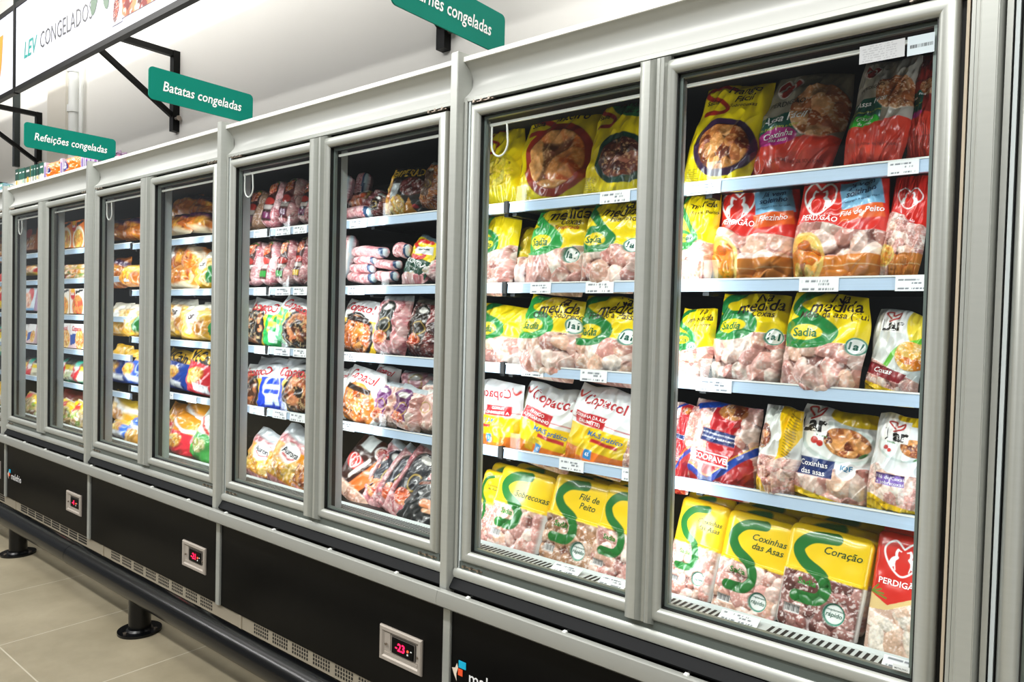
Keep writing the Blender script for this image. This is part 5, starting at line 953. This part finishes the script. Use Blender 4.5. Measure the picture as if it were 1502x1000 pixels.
    ('frozen_food_bag', 'd_orange', {'logo': True, 'acc': '#8a5a1c'}, 0.3417, 0.1949, 0.075, 'bag', 40, 1383, (-4.1741, 0.31, 1.796), (-8, -5, 0), 'orange bag with black lettering on white, second shelf', 'food bag', None, False, True),
    ('frozen_food_bag', 'd_orange', {'acc': '#c8b090'}, 0.3188, 0.1838, 0.075, 'bag', 40, 1396, (-3.9826, 0.3, 1.782), (-8, 20, 0), 'orange bag crossed by a silver fold, second shelf', 'food bag', None, False, True),
    ('frozen_food_bag', 'd_orange', {'white': 0.2, 'acc': '#d8a060'}, 0.382, 0.1644, 0.075, 'bag', 40, 1409, (-4.042, 0.26, 1.692), (-25, 0, 0), 'orange bag lying at the front left of the second shelf', 'food bag', None, False, True),
    ('frozen_food_bag', 'd_pale', {'g': True}, 0.263, 0.2201, 0.075, 'bag', 40, 1422, (-3.8145, 0.29200000000000004, 1.691), (-8, 0, 0), 'yellow bag with green spots at the right end of the second shelf', 'food bag', None, False, True),
    ('frozen_food_bag', 'd_pale', {}, 0.347, 0.2353, 0.075, 'bag', 40, 1435, (-4.1125, 0.28, 1.404), (-8, 0, 0), 'pale yellow bag, left of the third shelf', 'food bag', None, False, True),
    ('frozen_food_bag', 'd_pale', {}, 0.362, 0.208, 0.075, 'bag', 40, 1448, (-3.854, 0.25, 1.397), (-8, 0, 0), 'pale yellow bag with white oval in the middle of the third shelf', 'food bag', None, False, True),
    ('frozen_food_bag', 'd_pale', {'g': True}, 0.251, 0.2232, 0.075, 'bag', 40, 1461, (-3.7575, 0.28, 1.392), (-8, 0, 0), 'pale yellow bag with green spot by the door frame, third shelf', 'food bag', None, False, True),
    ('frozen_food_bag', 'd_mccain', {}, 0.3191, 0.2424, 0.075, 'bag', 56, 1474, (-4.1643, 0.29200000000000004, 1.085), (-8, 3, 0), 'blue and yellow bag of fries, fourth shelf', 'food bag', None, False, True),
    ('frozen_food_bag', 'd_mccain', {'col': '#d02030'}, 0.3637, 0.2565, 0.075, 'bag', 56, 1487, (-3.8021, 0.26, 1.083), (-8, 3, 0), 'red and yellow bag of fries, fourth shelf', 'food bag', None, False, True),
    ('frozen_food_bag', 'd_c2', {'swirl': '#f8d060'}, 0.2638, 0.2666, 0.075, 'bag', 40, 1500, (-4.2473, 0.33, 0.713), (-8, 6, 0), 'orange bag set back at the left of the bottom shelf', 'food bag', None, False, True),
    ('frozen_food_bag', 'd_c2', {}, 0.3163, 0.2464, 0.075, 'bag', 50, 1513, (-4.0388, 0.24, 0.7), (-15, 14, 0), 'red and orange bag of fries at the front of the bottom shelf', 'food bag', None, False, True),
    ('frozen_food_bag', 'd_c2', {'top': '#e8f0e4', 'bot': '#3cb04a', 'swirl': '#e03a30', 'pal': 'GRN'}, 0.3072, 0.2909, 0.075, 'bag', 50, 1526, (-3.7459, 0.23, 0.697), (-15, 18, 0), 'white and green bag at the front right of the bottom shelf', 'food bag', None, False, True),
    ('frozen_food_bag', 'd_c2', {'top': '#f0a020', 'bot': '#e87a1c'}, 0.4218, 0.2141, 0.075, 'bag', 40, 1539, (-3.9561, 0.33, 0.792), (-8, 6, 0), 'orange bag at the back right of the bottom shelf', 'food bag', None, False, True),
    ('frozen_food_bag', 'd_orange', {'acc': '#3c1c4a'}, 0.281, 0.1484, 0.075, 'bag', 30, 1552, (-5.0485, 0.32, 2.043), (-8, 0, 0), 'orange bag with purple corner, left of the top shelf in the third case', 'food bag', None, False, False),
    ('frozen_food_bag', 'd_orange', {'acc': '#4a205a'}, 0.302, 0.1606, 0.075, 'bag', 30, 1565, (-4.773, 0.3, 2.027), (-8, 0, 0), 'orange and purple bag by the door frame, top shelf in the third case', 'food bag', None, False, False),
    ('frozen_food_bag', 'd_orange', {'acc': '#4a205a'}, 0.256, 0.21, 0.075, 'bag', 30, 1578, (-4.984, 0.29200000000000004, 1.712), (-8, 0, 0), 'orange and purple bag, left of the second shelf in the third case', 'food bag', None, False, False),
    ('frozen_food_bag', 'd_orange', {'acc': '#f0d060'}, 0.319, 0.1474, 0.075, 'bag', 30, 1591, (-4.7075, 0.262, 1.716), (-8, 0, 0), 'orange and yellow bag by the door frame, second shelf in the third case', 'food bag', None, False, False),
    ('frozen_food_bag', 'd_pale', {}, 0.319, 0.2262, 0.075, 'bag', 30, 1604, (-4.9675, 0.29200000000000004, 1.386), (-8, 0, 0), 'pale yellow bag at the left of the third shelf, third case', 'food bag', None, False, False),
    ('frozen_food_bag', 'd_pale', {'g': True}, 0.297, 0.2161, 0.075, 'bag', 30, 1617, (-4.6705, 0.262, 1.386), (-8, 0, 0), 'pale yellow bag with green spot by the narrow door frame, third shelf', 'food bag', None, False, False),
    ('frozen_food_bag', 'd_mccain', {}, 0.299, 0.2575, 0.075, 'bag', 30, 1630, (-4.9705, 0.29200000000000004, 1.068), (-8, 0, 0), 'blue bag at the left of the fourth shelf, third case', 'food bag', None, False, False),
    ('frozen_food_bag', 'd_mccain', {'col': '#1c58c0'}, 0.317, 0.2232, 0.075, 'bag', 30, 1643, (-4.6735, 0.262, 1.082), (-8, 0, 0), 'blue bag with red mark by the door frame, fourth shelf, third case', 'food bag', None, False, False),
    ('frozen_food_bag', 'd_c2', {'top': '#f6c82c', 'bot': '#f0b020'}, 0.4996, 0.1949, 0.075, 'bag', 30, 1656, (-4.8698, 0.29200000000000004, 0.777), (-8, 10, 0), 'yellow bag leaning in the bottom row, third case', 'food bag', None, False, False),
    ('frozen_food_bag', 'd_mccain', {'col': '#1c6ad0'}, 0.311, 0.1313, 0.075, 'bag', 30, 1669, (-4.7975, 0.22, 0.713), (-25, 0, 0), 'blue bag lying at the bottom left, third case', 'food bag', None, False, False),
    ('frozen_food_bag', 'd_c2', {'top': '#1c6ad0', 'bot': '#e0a030'}, 0.331, 0.199, 0.075, 'bag', 30, 1682, (-4.5765, 0.22, 0.678), (-20, 0, 0), 'blue and gold bag lying at the bottom, third case', 'food bag', None, False, False),
    ('frozen_meal_box', 'd_pizzabox', {}, 0.227, 0.189, 0.05, 'box', 32, 1695, (-5.7585, 0.25, 2.012), (0, 0, 0), 'orange lasagne box with red dot, left of two on the top shelf', 'food box', None, False, True),
    ('frozen_meal_box', 'd_pizzabox', {}, 0.227, 0.194, 0.05, 'box', 32, 1708, (-5.5255, 0.25, 2.006), (0, 0, 0), 'orange lasagne box with red dot, right of two on the top shelf', 'food box', None, False, True),
    ('frozen_food_bag', 'd_redpack', {}, 0.537, 0.0548, 0.06, 'bag', 36, 1721, (-5.7185, 0.28, 1.84), (-10, 0, 0), 'flat red and yellow sandwich pack on top of the stack', 'food bag', None, False, False),
    ('frozen_food_bag', 'd_redpack', {}, 0.496, 0.0599, 0.06, 'bag', 36, 1734, (-5.698, 0.28, 1.804), (-10, 0, 0), 'flat red sandwich pack in the middle of the stack', 'food bag', None, False, False),
    ('frozen_food_bag', 'd_redpack', {}, 0.456, 0.064, 0.06, 'bag', 36, 1747, (-5.677, 0.28, 1.769), (-10, 0, 0), 'flat pale sandwich pack at the bottom of the stack', 'food bag', None, False, False),
    ('frozen_meal_box', 'd_pizzabox', {'bg': '#f3ece4'}, 0.222, 0.185, 0.05, 'box', 32, 1760, (-5.784, 0.25, 1.524), (0, 0, 0), 'pale pasta box with red dot, left of two on the third shelf', 'food box', None, False, True),
    ('frozen_meal_box', 'd_pizzabox', {'bg': '#f3ece4', 'dish': 'TOM'}, 0.259, 0.18, 0.05, 'box', 32, 1773, (-5.5305, 0.25, 1.527), (0, 0, 0), 'pale pasta box with red dot, right of two on the third shelf', 'food box', None, False, True),
    ('frozen_meal_box', 'd_copabox', {}, 0.235, 0.178, 0.05, 'box', 32, 1786, (-5.7725, 0.25, 1.274), (0, 0, 0), 'white and blue lasagne box, left of two on the fourth shelf', 'food box', None, False, True),
    ('frozen_meal_box', 'd_copabox', {}, 0.252, 0.178, 0.05, 'box', 32, 1799, (-5.522, 0.25, 1.274), (0, 0, 0), 'white and blue lasagne box, right of two on the fourth shelf', 'food box', None, False, True),
    ('frozen_food_bag', 'd_greenbag', {}, 0.215, 0.1878, 0.075, 'bag', 30, 1812, (-5.9255, 0.29200000000000004, 0.999), (-8, 0, 0), 'white bag with red drop and green tab, left of two on the fifth shelf', 'food bag', None, False, False),
    ('frozen_food_bag', 'd_greenbag', {}, 0.312, 0.1737, 0.075, 'bag', 30, 1825, (-5.59, 0.262, 1.015), (-8, 0, 0), 'white bag with red drop and green tab, right of two on the fifth shelf', 'food bag', None, False, False),
    ('frozen_food_bag', 'd_yellowbag', {'c': '#f0d020'}, 0.2692, 0.1818, 0.075, 'bag', 30, 1838, (-5.688, 0.22, 0.708), (-8, 8, 0), 'yellow and white bag, left of two at the bottom, fourth case', 'food bag', None, False, False),
    ('frozen_food_bag', 'd_yellowbag', {}, 0.2757, 0.202, 0.075, 'bag', 30, 1851, (-5.4514, 0.22, 0.694), (-8, 8, 0), 'yellow bag with red dot, right of two at the bottom, fourth case', 'food bag', None, False, False),
    ('frozen_food_bag', 'd_brown', {'top': '#c02420'}, 0.502, 0.1424, 0.075, 'bag', 30, 1864, (-5.888, 0.34, 0.79), (-8, 0, 0), 'dark pack set back above the yellow bags, fourth case', 'food bag', None, False, False),
    ('frozen_food_bag', 'd_brown', {}, 0.325, 0.1747, 0.075, 'box', 30, 1877, (-6.5715, 0.262, 2.027), (-8, 0, 0), 'brown box like pack on the top shelf behind the farthest clear door', 'food bag', None, False, False),
    ('frozen_food_bag', 'd_redpack', {}, 0.33, 0.0949, 0.075, 'bag', 30, 1890, (-6.663, 0.29200000000000004, 1.831), (-8, 0, 0), 'red packs stacked on the second shelf behind the farthest clear door', 'food bag', None, False, False),
    ('frozen_food_bag', 'd_boxpale', {}, 0.326, 0.1818, 0.075, 'box', 30, 1903, (-6.562, 0.262, 1.537), (-8, 0, 0), 'pale box with red dot on the third shelf behind the farthest clear door', 'food bag', None, False, False),
    ('frozen_food_bag', 'd_copabox', {}, 0.16, 0.1545, 0.075, 'box', 30, 1916, (-6.737, 0.29200000000000004, 1.268), (-8, 0, 0), 'pale blue box, left of two on the fourth shelf, far door', 'food bag', None, False, False),
    ('frozen_food_bag', 'd_copabox', {}, 0.16, 0.1555, 0.075, 'box', 30, 1929, (-6.474, 0.262, 1.272), (-8, 0, 0), 'pale blue box, right of two on the fourth shelf, far door', 'food bag', None, False, False),
    ('frozen_food_bag', 'd_greenbag', {}, 0.331, 0.1737, 0.075, 'bag', 30, 1942, (-6.6465, 0.29200000000000004, 0.976), (-8, 0, 0), 'white and green bag on the fifth shelf, far door', 'food bag', None, False, False),
    ('frozen_food_bag', 'd_yellowbag', {}, 0.334, 0.1989, 0.075, 'bag', 30, 1955, (-6.404, 0.22, 0.683), (-8, 0, 0), 'white and yellow bag at the bottom, far door', 'food bag', None, False, False),
    ('frozen_food_bag', 'd_brown', {}, 0.235, 0.308, 0.075, 'bag', 30, 1968, (-7.2985, 0.24, 1.955), (-8, 0, 0), 'brown and white pack cut by the left picture edge, top', 'food bag', None, False, False),
    ('frozen_food_bag', 'd_redpack', {}, 0.235, 0.3181, 0.075, 'bag', 30, 1981, (-7.2915, 0.24, 1.553), (-8, 0, 0), 'red and yellow pack cut by the left picture edge, second', 'food bag', None, False, False),
    ('frozen_food_bag', 'd_greenbag', {}, 0.236, 0.2716, 0.075, 'bag', 30, 1994, (-7.284, 0.24, 1.145), (-8, 0, 0), 'yellow and green pack cut by the left picture edge, third', 'food bag', None, False, False),
    ('frozen_food_bag', 'd_yellowbag', {}, 0.236, 0.2676, 0.075, 'bag', 30, 2007, (-7.275, 0.24, 0.634), (-8, 0, 0), 'white pack cut by the left picture edge, lowest', 'food bag', None, False, False),
    ('cleaner_carton', 'd_carton', {'a': '#174238', 'c': '#d8a030'}, 0.067, 0.16, 0.07, 'box', 22, 2020, (-6.2695, 0.1, 2.462), (0, 0, 0), 'slim green and cream carton, first from the left in the row on the freezer top', 'carton', None, False, False),
    ('cleaner_carton', 'd_carton', {'a': '#1f5a4c', 'c': '#c8d0c0'}, 0.066, 0.156, 0.07, 'box', 22, 2033, (-6.195, 0.1, 2.462), (0, 0, 0), 'slim green and cream carton, second from the left in the row on the freezer top', 'carton', None, False, False),
    ('cleaner_carton', 'd_carton', {'a': '#1f5a4c', 'c': '#7ab0a0'}, 0.058, 0.154, 0.07, 'box', 22, 2046, (-6.126, 0.1, 2.462), (0, 0, 0), 'slim green and cream carton, third from the left in the row on the freezer top', 'carton', None, False, False),
    ('cleaner_carton', 'd_carton', {'a': '#174238', 'c': '#d8a030'}, 0.099, 0.151, 0.07, 'box', 22, 2059, (-6.0325, 0.1, 2.462), (0, 0, 0), 'slim green and cream carton, fourth from the left in the row on the freezer top', 'carton', None, False, False),
    ('cleaner_carton', 'd_carton', {'a': '#1f5a4c', 'c': '#c8d0c0'}, 0.048, 0.152, 0.07, 'box', 22, 2072, (-5.951, 0.1, 2.462), (0, 0, 0), 'slim green and cream carton, fifth from the left in the row on the freezer top', 'carton', None, False, False),
    ('cleaner_carton', 'd_carton', {'a': '#1f5a4c', 'c': '#7ab0a0'}, 0.041, 0.15, 0.07, 'box', 22, 2085, (-5.8925, 0.1, 2.462), (0, 0, 0), 'slim green and cream carton, sixth from the left in the row on the freezer top', 'carton', None, False, False),
    ('cleaner_carton', 'd_carton', {'a': '#174238', 'c': '#d8a030'}, 0.048, 0.148, 0.07, 'box', 22, 2098, (-5.835, 0.1, 2.462), (0, 0, 0), 'slim green and cream carton, seventh from the left in the row on the freezer top', 'carton', None, False, False),
    ('cleaner_carton', 'd_carton', {'a': '#1f5a4c', 'c': '#c8d0c0'}, 0.087, 0.149, 0.07, 'box', 22, 2111, (-5.7545, 0.1, 2.462), (0, 0, 0), 'slim green and cream carton, eighth from the left in the row on the freezer top', 'carton', None, False, False),
    ('orange_pouch', 'd_orangebox', {'emb': True}, 0.097, 0.141, 0.07, 'bag', 22, 2124, (-5.6105, 0.1, 2.462), (0, 0, 0), 'leftmost orange pouch with blue emblem on the freezer top', 'pouch', None, False, False),
    ('orange_pouch', 'd_orangebox', {'emb': False}, 0.077, 0.152, 0.07, 'bag', 22, 2137, (-5.5895, 0.12000000000000001, 2.462), (0, 0, 0), 'orange pouch behind the leftmost emblem pouch on the freezer top', 'pouch', None, False, False),
    ('orange_pouch', 'd_orangebox', {'emb': False}, 0.093, 0.141, 0.07, 'bag', 22, 2150, (-5.4535, 0.1, 2.462), (0, 0, 0), 'orange pouch next to the narrow purple pack on the freezer top', 'pouch', None, False, False),
    ('orange_pouch', 'd_orangebox', {'emb': True}, 0.132, 0.147, 0.07, 'bag', 22, 2163, (-5.349, 0.12000000000000001, 2.462), (0, 0, 0), 'largest orange pouch with blue emblem on the freezer top', 'pouch', None, False, False),
    ('orange_pouch', 'd_orangebox', {'emb': False}, 0.104, 0.134, 0.07, 'bag', 22, 2176, (-5.199, 0.1, 2.462), (0, 0, 0), 'orange pouch to the right of the largest emblem pouch', 'pouch', None, False, False),
    ('orange_pouch', 'd_orangebox', {'emb': False}, 0.103, 0.142, 0.07, 'bag', 22, 2189, (-5.1615, 0.12000000000000001, 2.462), (0, 0, 0), 'orange pouch beside the freezer post under the sign', 'pouch', None, False, False),
    ('purple_carton', 'd_purple', {}, 0.04, 0.14, 0.07, 'box', 22, 2202, (-5.685, 0.1, 2.462), (0, 0, 0), 'narrow purple and white pack between the green and orange rows', 'carton', None, False, False),
    ('purple_carton', 'd_purple', {}, 0.038, 0.133, 0.07, 'box', 22, 2215, (-5.382, 0.1, 2.462), (0, 0, 0), 'narrow purple and white pack between two orange groups', 'carton', None, False, False),
    ('purple_carton', 'd_purple', {}, 0.045, 0.112, 0.07, 'box', 22, 2228, (-5.0235, 0.1, 2.462), (0, 0, 0), 'pale purple pack left of the post on the freezer top', 'carton', None, False, False),
    ('purple_carton', 'd_purple', {}, 0.054, 0.098, 0.07, 'box', 22, 2241, (-4.952, 0.1, 2.462), (0, 0, 0), 'pale purple pack just right of the post on the freezer top', 'carton', None, False, False),
    ('purple_carton', 'd_purple', {}, 0.054, 0.086, 0.07, 'box', 22, 2254, (-4.887, 0.1, 2.462), (0, 0, 0), 'second purple pack right of the post on the freezer top', 'carton', None, False, False),
    ('purple_carton', 'd_purple', {}, 0.074, 0.072, 0.07, 'box', 22, 2267, (-4.813, 0.1, 2.462), (0, 0, 0), 'third purple pack right of the post on the freezer top', 'carton', None, False, False),
    ('purple_pouch', 'd_orangebox', {'a': '#5a3058', 'b': '#c05080'}, 0.101, 0.119, 0.07, 'bag', 22, 2280, (-4.7125, 0.16, 2.462), (0, 0, 0), 'dark purple pouch half hidden behind the ready meals sign', 'pouch', None, False, False),
    ('purple_pouch', 'd_orangebox', {'a': '#5a3058', 'b': '#c05080'}, 0.099, 0.096, 0.07, 'bag', 22, 2293, (-4.6315, 0.16, 2.462), (0, 0, 0), 'dark purple pouch at the right end of the row on the freezer top', 'pouch', None, False, False),
    ('cleaner_carton', 'd_carton', {'a': '#14181a', 'b': '#f0b020', 'c': '#14181a'}, 0.109, 0.114, 0.07, 'box', 22, 2306, (-6.7755, 0.1, 2.462), (0, 0, 0), 'black and yellow pack at the left picture edge on the freezer top', 'carton', None, False, False),
    ('cleaner_carton', 'd_carton', {'a': '#5a9a8c', 'b': '#e8f0f0', 'c': '#8ab0c0'}, 0.114, 0.089, 0.07, 'box', 22, 2319, (-6.639, 0.1, 2.462), (0, 0, 0), 'pale green pack on the top of the farthest freezer', 'carton', None, False, False),
    ('cleaner_carton', 'd_carton', {'a': '#1c8a60', 'b': '#f0f0f0', 'c': '#f0f0f0'}, 0.11, 0.057, 0.07, 'box', 22, 2332, (-6.479, 0.1, 2.462), (0, 0, 0), 'white and green pack on the top of the farthest freezer', 'carton', None, False, False),
]
PALS = dict(HEART=HEART, YEL=['#e8d020', '#d8bc18', '#f0e060'], GOLDR=['#e8883a', '#c85a20', '#f0a860', '#d87028'], DRUM=['#5a2a24', '#8a4a34', '#42201c', '#b0705a'],
            BRN=['#b98a68', '#c89c7c', '#a87858', '#d8b49c'], DARKM=DARKM, ROAST=ROAST, PINK=PINK, RAW=RAW, GRN=['#c8d070', '#e8e0a0', '#8ab04a'], TOM=['#e8502a', '#f0a050', '#d83a20'])
for (name, design, kw, w_, h_, t_, prof, n_, seed, loc, rot, label, cat, group, flip, txt) in ITEMS:
    kw = {k: (PALS.get(v, v) if k in ('pal', 'body', 'dish') and isinstance(v, str) else v) for k, v in kw.items()}
    pack(name, globals()[design], kw, w_, h_, t_, prof, n_, seed, loc, tuple(rad(a) for a in rot), label, cat, group, flip, txt)
